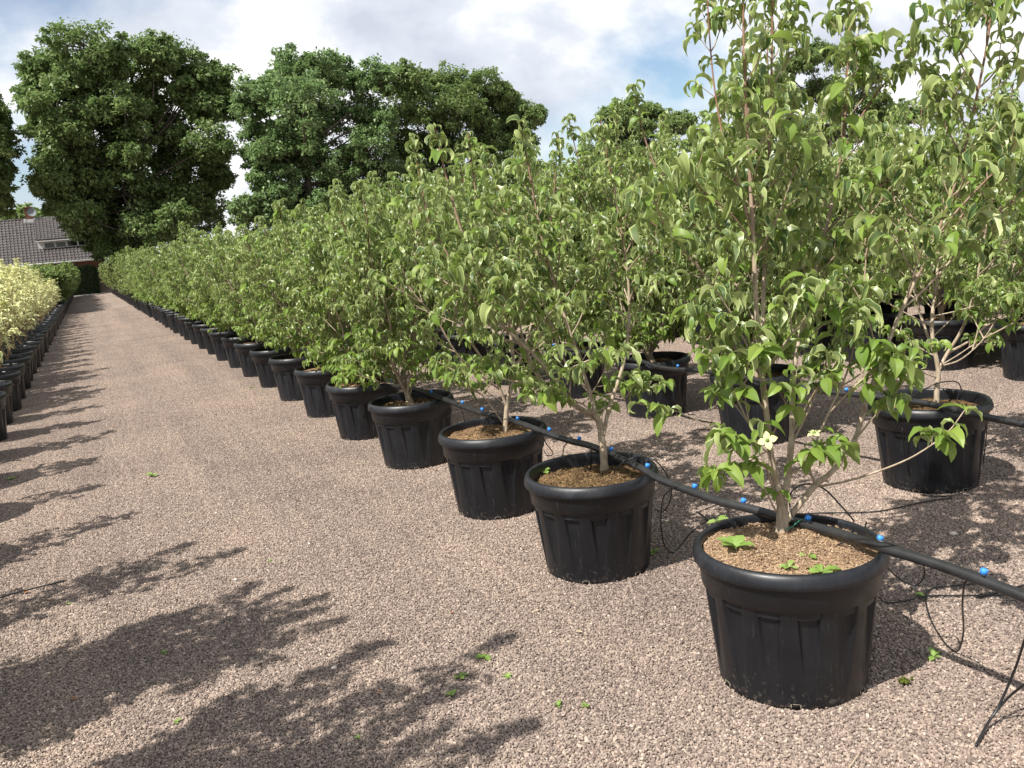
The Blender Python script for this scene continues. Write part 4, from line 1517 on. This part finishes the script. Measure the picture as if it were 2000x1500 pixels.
tube([P3(1702, 600, 1.2) * 0 + gnd(1768, 780, .53), P3(1790, 770, .56), P3(1822, 752, .62), P3(1850, 745, .62), P3(1872, 748, .58), P3(1880, 770, .52)], parent=second_pipe)
tube([P3(1752, 826, .42), P3(1746, 845, .34), P3(1752, 866, .27), P3(1775, 877, .24), P3(1800, 874, .26), P3(1816, 868, .28)], 0.0022, second_pipe)
tube([P3(1762, 835, .40), P3(1768, 900, .2), P3(1788, 955, .02), P3(1810, 968, .006), P3(1870, 966, .006), P3(1905, 945, .05), P3(1915, 920, .12)], 0.003, second_pipe)
tube([P3(1926, 812, .51), P3(1927, 840, .38), P3(1924, 875, .2), P3(1920, 905, .06)], 0.003, second_pipe)
tube([P3(1330, 700, .50), P3(1345, 690, .54), P3(1352, 705, .50), P3(1355, 720, .46)], 0.003, second_pipe)
tube([P3(1336, 716, .50), P3(1328, 745, .36), P3(1330, 780, .18), P3(1342, 806, .03), P3(1358, 810, .006)], 0.003, second_pipe)
tube([P3(1268, 735, .40), P3(1270, 765, .26), P3(1255, 785, .2), P3(1238, 790, .18)], 0.0025, second_pipe)
# short dripper stakes
for u0, v0, u1, v1 in ((1154, 870, 1154, 915),):
    st = MB(); st.tube([P3(u1, v1, .44), P3(u0, v0, .56)], 0.004, 6); st.build('dripper_stake', M['tube'], main_pipe)
for (x0, y0), (x1, y1), z in (((-.9, 4.9), (-.35, 5.05), .0145), ((-1.0, 8.8), (-.78, 8.9), .0145)):
    t = MB(); t.tube(smooth_path([(x0, y0, z), ((x0 + x1) / 2, (y0 + y1) / 2 + .02, z + .01), (x1, y1, z)]), 0.004, 6)
    o = t.build('hose_piece', M['tube'])
    tag(o, 'short piece of thin black hose lying on the gravel beside the path-side shadows' if y0 < 6 else 'thin black hose curling out from under the variegated row\'s first pots', 'hose')

# ------------------------------------------------------------------ weeds and litter


def weed_leaf_mesh(k):
    rng = np.random.default_rng(40 + k)
    n = 9
    V, Q, ac = [], [], []
    for i in range(n):
        t = i / (n - 1)
        w = (0.05 + 0.24 * math.sin(math.pi * t ** 1.35)) * (1 + 0.22 * (-1) ** i) if t < 1 else 0.01
        z = 0.42 * t - (0.45 + 0.1 * k) * t * t
        for u in (-1, -0.5, 0, 0.5, 1):
            V.append([t, u * w, z + 0.18 * abs(u) * w + 0.015 * math.sin(5 * t + k)])
            ac.append(abs(u))
    for i in range(n - 1):
        for q in range(4):
            a = i * 5 + q
            Q.append([a + 1, a + 6, a + 5, a][::-1])
    mb = MB(); mb.add(V, np.array(Q), across=np.array(ac))
    return mb.mesh('leaf', M['weed_leaf'])


WEED = [weed_leaf_mesh(k) for k in range(3)]


def weed(p, n, size, label, seed, group=None, erect=0.0):
    rng = np.random.default_rng(seed)
    t = empty('weed', tuple(p))
    tag(t, label, 'weed', group)
    for k in range(n):
        o = bpy.data.objects.new('leaf', WEED[k % 3]); COL.objects.link(o)
        o.parent = t
        s_ = size * rng.uniform(0.6, 1.1)
        o.scale = (s_, s_, s_)
        o.rotation_euler = (rng.normal(0, 0.15), -erect * rng.uniform(0.3, 1.2) + rng.normal(0, 0.12), k * 6.283 / n + rng.normal(0, 0.3))
    return t


weed(gnd(1435, 1073, .474), 6, 0.078, 'green weed with upright leaf at the left of the pale coir', 1, erect=1.0)
weed(gnd(1543, 1108, .472), 5, 0.042, 'smallest green weed growing in the middle of the pale coir', 2, erect=0.3)
weed(gnd(1577, 1086, .476), 4, 0.038, 'second small weed in the pale coir, nearest the pipe', 3, erect=0.3)
weed(gnd(1605, 1117, .470), 6, 0.060, 'spreading green weed at the front edge of the pale coir', 4, erect=0.15)
weed(gnd(1405, 1020, .472), 5, 0.050, 'pale green weed leaning over the coir pot\'s rim behind the others', 5, erect=0.5)
weed(gnd(1062, 923, .435), 7, 0.050, 'bushy green weed in the second pot after the coir, beside its rim', 6, erect=0.7)
weed(gnd(1018, 850, .44), 5, 0.045, 'green weed at the right rim of the bare-trunked dogwood\'s pot', 7, erect=0.4)
for k, (u, v, s_) in enumerate([(884, 1358, .022), (900, 1322, .025), (992, 1322, .018), (1145, 1380, .022), (945, 1285, .035), (320, 1275, .016), (346, 1410, .016), (1276, 1080, .035), (297, 930, .05), (527, 1095, .015), (700, 1440, .012), (1090, 1378, .018), (1823, 1283, .030), (132, 1180, .015), (1797, 1163, .022), (25, 935, .06), (490, 757, .04)]):
    weed(gnd(u, v, 0.009), 4 + k % 3, s_ * 1.25, 'tiny green seedling sprouting from the open gravel', 50 + k, 'seedlings in the gravel', erect=0.5)


def pebble(u, v, s_, label, group=None):
    rng = np.random.default_rng(int(u + v))
    n, mns = 10, 6
    V = []
    for k in range(mns + 1):
        a = math.pi * k / mns
        for q in range(n):
            b = q * 6.283 / n
            r = 1 + rng.normal(0, 0.08)
            V.append([r * math.sin(a) * math.cos(b), 0.8 * r * math.sin(a) * math.sin(b), 0.6 * r * math.cos(a)])
    Q = [[k * n + q, (k + 1) * n + q, (k + 1) * n + (q + 1) % n, k * n + (q + 1) % n] for k in range(mns) for q in range(n)]
    mb = MB(); mb.add(np.array(V) * s_, Q)
    o = mb.build('pebble', M['pebble'])
    o.location = tuple(gnd(u, v, 0.006 + s_ * 0.5))
    o.rotation_euler = (0, 0, rng.uniform(0, 6))
    tag(o, label, 'pebble', group)


pebble(1862, 1042, .017, 'large pale pebble on the gravel behind the coir pot')
for u, v, s_ in ((652, 1304, .012), (486, 1211, .009), (460, 1132, .010), (1782, 1222, .009), (1883, 1078, .006), (604, 1062, .010), (422, 1002, .010)):
    pebble(u, v, s_, 'small pale pebble lying on the open gravel', 'pale pebbles on the gravel')


def litter(u, v, L, w, mat, label, cat, group=None, az=0.0, name='dry_leaf'):
    V, ac, _ = leaf_template(5, 1, a0=14, a1=-22, fold=18, width=w, petiole=0.05)[0], 0, 0
    tpl = leaf_template(5, 1, a0=14, a1=-22, fold=18, width=w, petiole=0.05)
    mb = MB(); mb.add(tpl[0] * L, tpl[1])
    o = mb.build(name, mat)
    o.location = tuple(gnd(u, v, 0.015))
    o.rotation_euler = (0.1, 0, az)
    tag(o, label, cat, group)


for k, (u, v, L) in enumerate(((137, 1366, .026), (117, 1265, .022), (886, 1196, .02), (1315, 1092, .02), (108, 864, .03), (737, 1351, .018), (50, 1158, .04), (282, 692, .05))):
    litter(u, v, L, 0.3, M['dead_leaf'], 'small brown dead leaf lying on the gravel', 'dead leaf', 'dead leaves on the gravel', az=k * 1.3)
litter(1138, 1235, .035, 0.18, M['straw'], 'pale chip of wood on gravel before the second pot', 'wood chip', az=2.2, name='wood_chip')
litter(1040, 1196, .04, 0.10, M['straw'], 'thin brown twig scrap on the gravel before the coir pot', 'twig', az=0.2, name='twig_scrap')
for pts, lab in (([(1728, 1191), (1750, 1208), (1775, 1225), (1800, 1231), (1806, 1227)], 'curved dry grass stalk beside the coir pot\'s shadow'),
                 ([(1658, 1500), (1668, 1486), (1680, 1467)], 'dry brown stalk lying on open gravel before the coir pot')):
    mb = MB(); mb.tube(smooth_path([gnd(u, v, 0.0145) for u, v in pts]), 0.0018, 5)
    o = mb.build('dry_stalk', M['straw']); tag(o, lab, 'stalk')
mb = MB()
rng = np.random.default_rng(77)
for k in range(40):
    c = rng.normal(0, 0.008, 3); c[2] = abs(c[2]) * 0.6
    mb.box(c, rng.uniform(0.004, 0.009, 3), M3=rot_mats(rng.uniform(0, 6, 1), rng.uniform(0, 1, 1), rng.uniform(0, 1, 1))[0])
o = mb.build('moss_clump', M['moss']); o.location = tuple(gnd(1767, 1332, 0.011))
tag(o, 'small round clump of moss at the edge of the coir pot\'s shadow', 'moss')


# ------------------------------------------------------------------ background trees
def tri_leaf_templates():
    out = []
    for k, (dz, w) in enumerate(((-0.25, 0.30), (-0.5, 0.34), (0.05, 0.27))):
        V = np.array([[0, 0, 0], [0.45, w, 0.10], [1.0, 0, dz], [0.45, -w, 0.10]])
        out.append((V, np.array([[0, 3, 2, 1]]), np.array([0.0, 1, 0, 1])))
    return out


TREE_T = tri_leaf_templates()


def tree(name, lobes, Y, base_px, label, leaf_m, seed, leaf=0.34, dens=1.0, group=None, trunk_r=0.55, depth=1.0, gap=(), ground_y=None):
    """trunk and limbs to every lobe, each lobe filled with clumps of leaves; lobes are (u, v, radius) in photo pixels at depth Y"""
    rng = np.random.default_rng(seed)
    scale = Y / (FOC * FW[1]) * 0.93
    bx = atY(base_px[0], base_px[1], Y)
    base = np.array([bx[0], Y, 0.0])
    root = empty(name, tuple(base))
    tag(root, label, 'tree', group)
    tmb = MB()
    C = []
    for u, v, r in lobes:
        c = atY(u, v, Y)
        R_ = r * scale * rng.uniform(0.8, 1.12)
        C.append((c + np.array([0, rng.normal(0, 1) * R_ * 1.1 * depth, 0]) - base, R_))
        for q in range(2):                # fill behind and between the outer lobes
            o = unit(rng.normal(0, 1, 3)) * R_ * rng.uniform(0.5, 1.0)
            C.append((c + np.array([o[0] * .8, o[1] * 2.6, -abs(o[2]) * .7]) - base, R_ * rng.uniform(0.6, 0.85)))
    top = max(c[2] for c, _ in C)
    fork_h = min(0.42 * top, 7.0)
    lean = np.mean([c for c, _ in C], axis=0)
    fork = np.array([lean[0] * 0.12, 0, fork_h])
    tmb.tube(smooth_path([np.array([0, 0, -.3]), np.array([0, 0, 0.6]), fork * 0.55, fork, fork + np.array([lean[0] * .2, 0, 0.3 * (top - fork_h)]), np.array([lean[0] * .5, 0, fork_h + 0.62 * (top - fork_h)])], 4),
             np.interp(np.linspace(0, 1, 21), [0, .1, .5, 1], [trunk_r * 1.35, trunk_r, trunk_r * .75, trunk_r * .2]), 10)
    pos, az, pit, rol, sc, tint = [], [], [], [], [], []
    tw = MB()
    for c, R_ in C:
        f = np.clip((c[2] - fork_h) / (top - fork_h + 1e-6), 0, 1)
        start = fork + np.array([lean[0] * .3 * f, 0, 0.45 * f * (top - fork_h)]) if c[2] > fork_h else np.array([0, 0, max(1.5, c[2] * 0.75)])
        mid = (start + c) / 2 + np.array([0, 0, -0.06 * np.linalg.norm(c - start)]) + rng.normal(0, 0.25, 3)
        if rng.random() < 0.5:
            tmb.tube(smooth_path([start, mid, c], 5), np.linspace(0.07 + 0.010 * np.linalg.norm(c - start), 0.03, 11), 6)
        nsub = int(30 * dens * (0.55 + R_ / 3.0))
        for k in range(nsub):
            d = unit(rng.normal(0, 1, 3))
            if d[2] < -0.25 and rng.random() < 0.55:
                d[2] = -d[2] * 0.6
            q = c + d * R_ * rng.uniform(0.35, 1.12) ** 0.6
            rad = R_ * rng.uniform(0.16, 0.32) + 0.15
            if rng.random() < 0.22:
                q = c + d * R_ * rng.uniform(1.05, 1.38)
                rad *= 0.55
            if k % 3 == 0:
                tw.tube(np.array([c + (q - c) * 0.1, (c + q) / 2 + rng.normal(0, 0.12, 3), q]), np.array([0.05, 0.035, 0.012]), 4, cap=False)
            nl = int(64 * rng.uniform(0.6, 1.4))
            o = rng.normal(0, 1, (nl, 3))
            o = o / (np.linalg.norm(o, axis=1)[:, None] + 1e-9) * (rng.random((nl, 1)) ** 0.5) * rad * np.array([1.15, 1.15, 0.95])
            pos.append(q + o)
            az.append(np.arctan2(o[:, 1], o[:, 0]) + rng.normal(0, 0.8, nl))
            pit.append(rng.normal(0.15, 0.5, nl)); rol.append(rng.normal(0, 0.5, nl))
            sc.append(leaf * rng.uniform(0.6, 1.25, nl))
            tint.append(np.clip(rng.random(nl) * 0.6 + rng.random() * 0.4, 0, 1))
    trunk = tmb.build('trunk', M['tree_bark'], root)
    tw.build('twigs', M['tree_bark'], trunk, kind='stuff')
    pos = np.concatenate(pos)
    mb = MB()
    scatter(mb, TREE_T, pos, np.concatenate(az), np.concatenate(pit), np.concatenate(rol), np.concatenate(sc), np.concatenate(tint), rng.integers(0, 3, len(pos)))
    mb.build('crown', leaf_m, root, kind='stuff')
    return root


OAK = [(110, 92, 42), (165, 82, 42), (225, 80, 42), (288, 84, 42), (345, 90, 42), (395, 118, 38), (425, 150, 30), (92, 140, 34), (66, 178, 24), (130, 150, 40), (190, 150, 26), (285, 165, 26), (360, 170, 36),
       (110, 215, 42), (86, 226, 26), (165, 215, 44), (240, 225, 42), (320, 225, 40), (395, 210, 36), (435, 195, 20), (120, 275, 42), (185, 290, 50), (260, 295, 50), (335, 285, 44), (400, 285, 34), (418, 328, 28),
       (112, 335, 36), (88, 345, 18), (165, 360, 48), (235, 370, 50), (310, 365, 50), (380, 355, 44), (122, 392, 26), (166, 418, 36), (210, 440, 46), (270, 430, 44), (335, 420, 44), (395, 405, 40), (205, 470, 30), (245, 485, 32)]
OAK = [(u, v + 34, r * 0.92) if v < 120 else (u, v + 8, r) for u, v, r in OAK]
tree('oak_tree', OAK, 84, (285, 500), 'tallest dark spreading oak behind the far end of the path', M['oak_leaf'], 21, leaf=0.34, dens=0.9, trunk_r=0.75)
T2 = [(492, 205, 30), (522, 175, 36), (565, 150, 36), (615, 135, 34), (668, 145, 38), (722, 158, 34), (508, 258, 30), (555, 228, 46), (620, 215, 48), (690, 225, 48), (522, 302, 30), (575, 300, 44), (640, 305, 46), (705, 300, 44), (508, 348, 24), (545, 365, 38), (610, 385, 42), (680, 375, 42), (735, 240, 34), (745, 330, 36), (540, 420, 36), (620, 430, 36), (690, 430, 36), (740, 400, 36), (490, 410, 30), (580, 470, 30), (660, 470, 30)]
tree('broadleaf_tree', T2, 78, (610, 450), 'rounded mid-green tree standing right beside the tallest oak', M['tree_leaf'], 22, leaf=0.31, dens=1.0, trunk_r=0.5)
T3 = [(775, 160, 32), (825, 160, 32), (875, 168, 34), (925, 180, 34), (975, 196, 28), (1010, 205, 24), (1035, 225, 17), (800, 215, 40), (860, 225, 40), (925, 235, 40), (985, 240, 32), (800, 285, 40), (870, 290, 42), (940, 290, 40), (1000, 280, 30), (820, 350, 40), (900, 350, 40), (970, 345, 36), (800, 410, 36), (870, 410, 36)]
tree('broadleaf_tree', T3, 80, (880, 440), 'dark flat-topped tree at the low end of the tree group beside the oak', M['oak_leaf'], 23, leaf=0.31, dens=1.0, trunk_r=0.5)
T4 = [(1195, 225, 22), (1232, 214, 25), (1270, 216, 24), (1190, 258, 26), (1240, 255, 32), (1290, 250, 28), (1220, 295, 30), (1275, 295, 30), (1320, 240, 22), (1180, 300, 26), (1200, 345, 28), (1250, 345, 28), (1310, 310, 28), (1150, 340, 24), (1360, 280, 24)]
tree('broadleaf_tree', T4, 92, (1240, 430), 'pale green low tree seen between the dogwood tops', M['pale_tree_leaf'], 24, leaf=0.30, dens=1.6, trunk_r=0.35)
T5 = [(1560, 125, 28), (1598, 108, 30), (1640, 115, 30), (1685, 150, 28), (1550, 180, 34), (1610, 175, 40), (1675, 200, 38), (1570, 245, 42), (1640, 260, 44), (1710, 240, 34), (1752, 220, 26), (1795, 225, 20), (1530, 300, 36), (1700, 310, 36)]
tree('broadleaf_tree', T5, 62, (1620, 420), 'dense round dark tree rising behind the flowering dogwood', M['oak_leaf'], 25, leaf=0.25, dens=1.5, trunk_r=0.4)
T6 = [(-40, 230, 38), (-12, 225, 16), (-35, 300, 42), (-22, 335, 26), (-8, 350, 16), (-25, 385, 24), (-3, 385, 12), (-60, 270, 50), (-70, 350, 50), (-60, 420, 40)]
tree('broadleaf_tree', T6, 84, (-90, 500), 'dark tree whose leafy branches hang in above the house roof', M['oak_leaf'], 26, leaf=0.36, dens=1.0, trunk_r=0.5)
for k, (u, v, r) in enumerate(((10, 430, 12), (30, 424, 12), (52, 420, 13), (75, 422, 12), (98, 424, 12), (120, 428, 12))):
    tree('broadleaf_tree', [(u, v, r), (u - 7, v + 10, r), (u + 8, v + 11, r)], 150, (u, 500), 'distant hazy green tree just above the house ridge', M['pale_tree_leaf'], 60 + k, leaf=0.5, dens=0.7, trunk_r=0.3, group='distant trees behind the house')

# ------------------------------------------------------------------ house, hedge and fence at the end
M['tile'] = simple('brown_roof_tile', (0.060, 0.050, 0.047), 0.6, 0.4, 0.4, 3)
M['tile_old'] = simple('weathered_roof_tile', (0.090, 0.080, 0.078), 0.6, 0.4, 0.35, 3)
M['white_paint'] = simple('white_paint', (0.72, 0.72, 0.70), 0.5, 0.3)
M['glass'] = simple('window_glass', (0.015, 0.018, 0.020), 0.06, 0.6)
M['lead'] = simple('pale_lead', (0.62, 0.62, 0.62), 0.5, 0.4)
M['dish'] = simple('grey_dish', (0.30, 0.32, 0.35), 0.4, 0.4)
M['fence_wood'] = simple('grey_wood', (0.20, 0.155, 0.12), 0.8, 0.2, 0.3, 6)


def brick_mat():
    mt, nt, out = new_mat('dark_brick')
    g = NT(nt)
    b = g.n('ShaderNodeTexBrick')
    b.inputs['Scale'].default_value = 4.0
    b.inputs['Color1'].default_value = (0.13, 0.055, 0.038, 1)
    b.inputs['Color2'].default_value = (0.19, 0.085, 0.055, 1)
    b.inputs['Mortar'].default_value = (0.22, 0.20, 0.18, 1)
    g.l(g.obj(), b.inputs['Vector'])
    p = g.bsdf(b.outputs[0], 0.85, 0.2)
    g.l(p.outputs[0], out.inputs['Surface'])
    return mt


M['brick'] = brick_mat()


def house():
    HY = 96.0
    x0, x1 = -16.0, 2.2
    ez, rz = 3.35, 7.7
    run = 5.2
    root = empty('house', (0, HY, 0))
    tag(root, 'brick house with brown tiled roof, dormer and chimney behind the variegated bed', 'house')
    w = MB()
    w.box(((x0 + x1) / 2, run, 1.6), (x1 - x0 - 0.3, 2 * run - 0.6, 3.2))
    w.add([[x1 - .2, .3, 3.2], [x1 - .2, 2 * run - .3, 3.2], [x1 - .2, run, rz - .25]], None, [[0, 1, 2]])
    w.build('wall', M['brick'], root, smooth=False)
    sl = math.atan2(rz - ez, run)
    L = math.hypot(rz - ez, run)
    roof = MB()
    for s_ in (0, 1):
        yA, yB = (-.25, run) if s_ == 0 else (2 * run + .25, run)
        roof.add([[x0, yA, ez - .2], [x1, yA, ez - .2], [x1, yB, rz - 0.02], [x0, yB, rz - 0.02], [x0, yA, ez - .32], [x1, yA, ez - .32], [x1, yB, rz - .14], [x0, yB, rz - .14]],
                 [[0, 1, 2, 3], [4, 7, 6, 5], [0, 4, 5, 1], [1, 5, 6, 2], [2, 6, 7, 3], [3, 7, 4, 0]])
    rf = roof.build('roof', M['tile'], root, smooth=False)

    def tiles(xa, xb, y_of, n_rows, f0, f1, mat, lift=0.0, parent=None):
        mb = MB()
        tw, e = 0.32, 0.0
        nx = int((xb - xa) / tw)
        ex = np.array([1.0, 0, 0])
        P0, P1 = y_of(f0), y_of(f1)
        dv = (P1 - P0) / n_rows
        dl = np.linalg.norm(dv); dv_u = dv / dl
        nrm = np.cross(ex, dv_u)
        if nrm[2] < 0:
            nrm = -nrm
        for j in range(n_rows):
            for i in range(nx):
                c = P0 + dv * (j + 0.5) + np.array([xa + (i + 0.5) * tw, 0, 0]) + nrm * (0.05 + lift)
                # pantile: raised roll on one side, tilted so that the lower edge stands proud
                a, b = tw * 0.5, dl * 0.56
                pts = []
                for yy, zz in ((-b, 0.055), (b, 0.0)):
                    for xx, h in ((-a, 0.06), (-a * .4, 0.075), (a * .1, 0.01), (a * .98, 0.0)):
                        pts.append(c + ex * xx + dv_u * yy + nrm * (zz + h))
                low = [p - nrm * 0.07 for p in pts[:4]]
                mb.add(pts + low, [[0, 1, 5, 4], [1, 2, 6, 5], [2, 3, 7, 6], [8, 9, 1, 0], [9, 10, 2, 1], [10, 11, 3, 2]])
        return mb.build('roof_tiles', mat, parent, smooth=False, kind='stuff')
    front = lambda f: np.array([0, -.25 + f * (run + .25), ez - .2 + f * (rz - ez + .18)])
    tiles(x0, x1, front, 17, 0, 1, M['tile_old'], parent=rf)
    rid = MB()
    rid.tube(np.array([[x0, run, rz + .04], [x1, run, rz + .04]]), 0.15, 8)
    rid.build('ridge_tiles', M['tile'], rf)
    # dormer with its own shallow tiled roof and a band of windows
    dx0, dx1 = -3.55, 2.0
    dy0, dz0, dz1 = 1.3, 4.55, 5.25
    d = MB(); d.box(((dx0 + dx1) / 2, dy0 + 1.6, (dz0 + dz1) / 2 + .1), (dx1 - dx0, 3.2, dz1 - dz0 + .2)); dm = d.build('dormer', M['white_paint'], root, smooth=False)
    drf = lambda f: np.array([0, dy0 - .25 + f * (run - .1 - dy0 + .25), dz1 + .18 + f * (rz + .12 - dz1 - .18)])
    rb = MB()
    A, B = drf(0), drf(1)
    rb.add([[dx0 - .1, A[1], A[2]], [dx1 + .1, A[1], A[2]], [dx1 + .1, B[1], B[2]], [dx0 - .1, B[1], B[2]], [dx0 - .1, A[1], A[2] - .14], [dx1 + .1, A[1], A[2] - .14], [dx1 + .1, B[1], B[2] - .3], [dx0 - .1, B[1], B[2] - .3]],
           [[0, 1, 2, 3], [4, 7, 6, 5], [0, 4, 5, 1], [1, 5, 6, 2], [2, 6, 7, 3], [3, 7, 4, 0]])
    dr = rb.build('dormer_roof', M['tile'], root, smooth=False)
    tiles(dx0 - .1, dx1 + .1, drf, 12, 0, 1, M['tile_old'], parent=dr)
    fa = MB(); fa.box(((dx0 + dx1) / 2, dy0 - .31, dz1 + .08), (dx1 - dx0 + .3, .08, .10)); fa.build('fascia', M['white_paint'], dr, smooth=False)
    nwin = 5
    ww = (dx1 - dx0 - 0.5) / nwin
    for k in range(nwin):
        cx = dx0 + .5 + ww * (k + .5)
        f = MB()
        for q in (-1, 1):
            f.box((cx + q * (ww / 2 - .04), dy0 - .03, (dz0 + dz1) / 2), (.07, .08, dz1 - dz0 - .12))
            f.box((cx, dy0 - .025, (dz0 + dz1) / 2 + q * ((dz1 - dz0) / 2 - .07)), (ww - .16, .07, .07))
        wo = f.build('window', M['white_paint'], dm, smooth=False)
        p = MB(); p.box((cx, dy0 - .008, (dz0 + dz1) / 2), (ww - .16, .02, dz1 - dz0 - .22)); p.build('pane', M['glass'], wo, smooth=False)
    # chimney with lead flashing and a dish
    c = atY(60, 436, HY + run)
    ch = MB(); ch.box((c[0], run - .1, rz + .45), (.72, .72, 1.5)); ch.box((c[0], run - .1, rz + 1.22), (.84, .84, .1))
    cho = ch.build('chimney', M['brick'], rf, smooth=False)
    fl = MB(); fl.box((c[0], run - .50, rz - .12), (1.2, .06, .34)); fl.box((c[0] - .42, run - .3, rz - .02), (.14, .5, .28)); fl.box((c[0] + .42, run - .3, rz - .02), (.14, .5, .28))
    fl.build('flashing', M['lead'], cho, smooth=False)
    ds = MB()
    n = 16
    V = [[0, 0.12, 0]] + [[r * math.cos(a * 6.283 / n), 0.12 - 0.5 * r * r, r * math.sin(a * 6.283 / n)] for r in (.15, .3, .42) for a in range(n)]
    T = [[0, 1 + q, 1 + (q + 1) % n] for q in range(n)]
    Q = [[1 + k * n + q, 1 + (k + 1) * n + q, 1 + (k + 1) * n + (q + 1) % n, 1 + k * n + (q + 1) % n] for k in range(2) for q in range(n)]
    ds.add(np.array(V) + [c[0] + .30, run - .75, rz + .72], Q, T)
    ds.tube(np.array([[c[0] + .30, run - .63, rz + .72], [c[0] + .22, run - .45, rz + .6]]), 0.03, 6)
    ds.build('satellite_dish', M['dish'], cho)
    gt = MB(); gt.tube(np.array([[x0, -.36, ez - .24], [x1, -.36, ez - .24]]), .09, 8); gt.build('gutter', M['white_paint'], rf)
    for k in range(4):
        cx = -4.6 + 1.9 * k
        f = MB()
        for q in (-1, 1):
            f.box((cx + q * .55, .26, 1.55), (.08, .10, 1.5)); f.box((cx, .265, 1.55 + q * .72), (1.02, .09, .08))
        wo = f.build('window', M['white_paint'], root, smooth=False)
        p = MB(); p.box((cx, .275, 1.55), (1.02, .03, 1.36)); p.build('pane', M['glass'], wo, smooth=False)


house()


def hedge(x0, x1, y0, y1, h, label, seed, n=9000):
    rng = np.random.default_rng(seed)
    root = empty('hedge', ((x0 + x1) / 2, (y0 + y1) / 2, 0))
    tag(root, label, 'hedge')
    core = MB(); core.box((0, 0, h / 2 - .05), (x1 - x0 - .3, y1 - y0 - .3, h - .2)); core.build('core', M['tree_bark'], root, smooth=False)
    P = rng.uniform(-.5, .5, (n, 3)) * [x1 - x0, y1 - y0, h] + [0, 0, h / 2]
    ax = rng.integers(0, 3, n)
    f = ax == 0; P[f, 1] = -(y1 - y0) / 2 + rng.normal(0, .09, f.sum())
    f = ax == 1; P[f, 2] = h + rng.normal(0, .09, f.sum())
    f = ax == 2; P[f, 0] = np.where(rng.random(f.sum()) < .5, -1, 1) * (x1 - x0) / 2 + rng.normal(0, .09, f.sum())
    mb = MB()
    scatter(mb, LOW_T, P, rng.uniform(0, 6.28, n), rng.normal(0, .5, n), rng.normal(0, .5, n), rng.uniform(.10, .2, n), rng.random(n), rng.integers(0, 3, n))
    mb.build('foliage', M['hedge_leaf'], root, kind='stuff')


hedge(-2.6, 0.9, 83.5, 85.0, 2.3, 'clipped dark green hedge closing the end of the gravel path', 5)
hedge(2.6, 14, 84.5, 86.0, 2.2, 'long dark hedge behind the far end of the dogwood rows', 6, 12000)
hedge(-26, -5.5, 84.5, 86.0, 2.2, 'dark hedge below the house behind the variegated bed', 8, 12000)
fr = empty('wooden_fence', (1.7, 84.6, 0))
tag(fr, 'short grey board fence beside the hedge at the path\'s end', 'fence')
bm_ = MB(); bm_.box((0, 0, 0.95), (0.135, 0.03, 1.9)); bmesh_board = bm_.mesh('board', M['fence_wood'], smooth=False)
for k in range(11):
    b = link('board', bmesh_board, fr); b.location = (-.76 + .148 * k, 0, rs.gauss(0, .01))
for zz in (.5, 1.5):
    r_ = MB(); r_.box((0, .04, zz), (1.66, .045, .09)); r_.build('rail', M['fence_wood'], fr, smooth=False)
mb = MB(); mb.box((0.2, 79.6, 0.0), (9.0, 0.5, 0.13))
structure(mb.build('path_edging', simple('pale_concrete', (0.42, 0.40, 0.37), 0.85, 0.2, 0.2, 5), smooth=False), 'kerb')
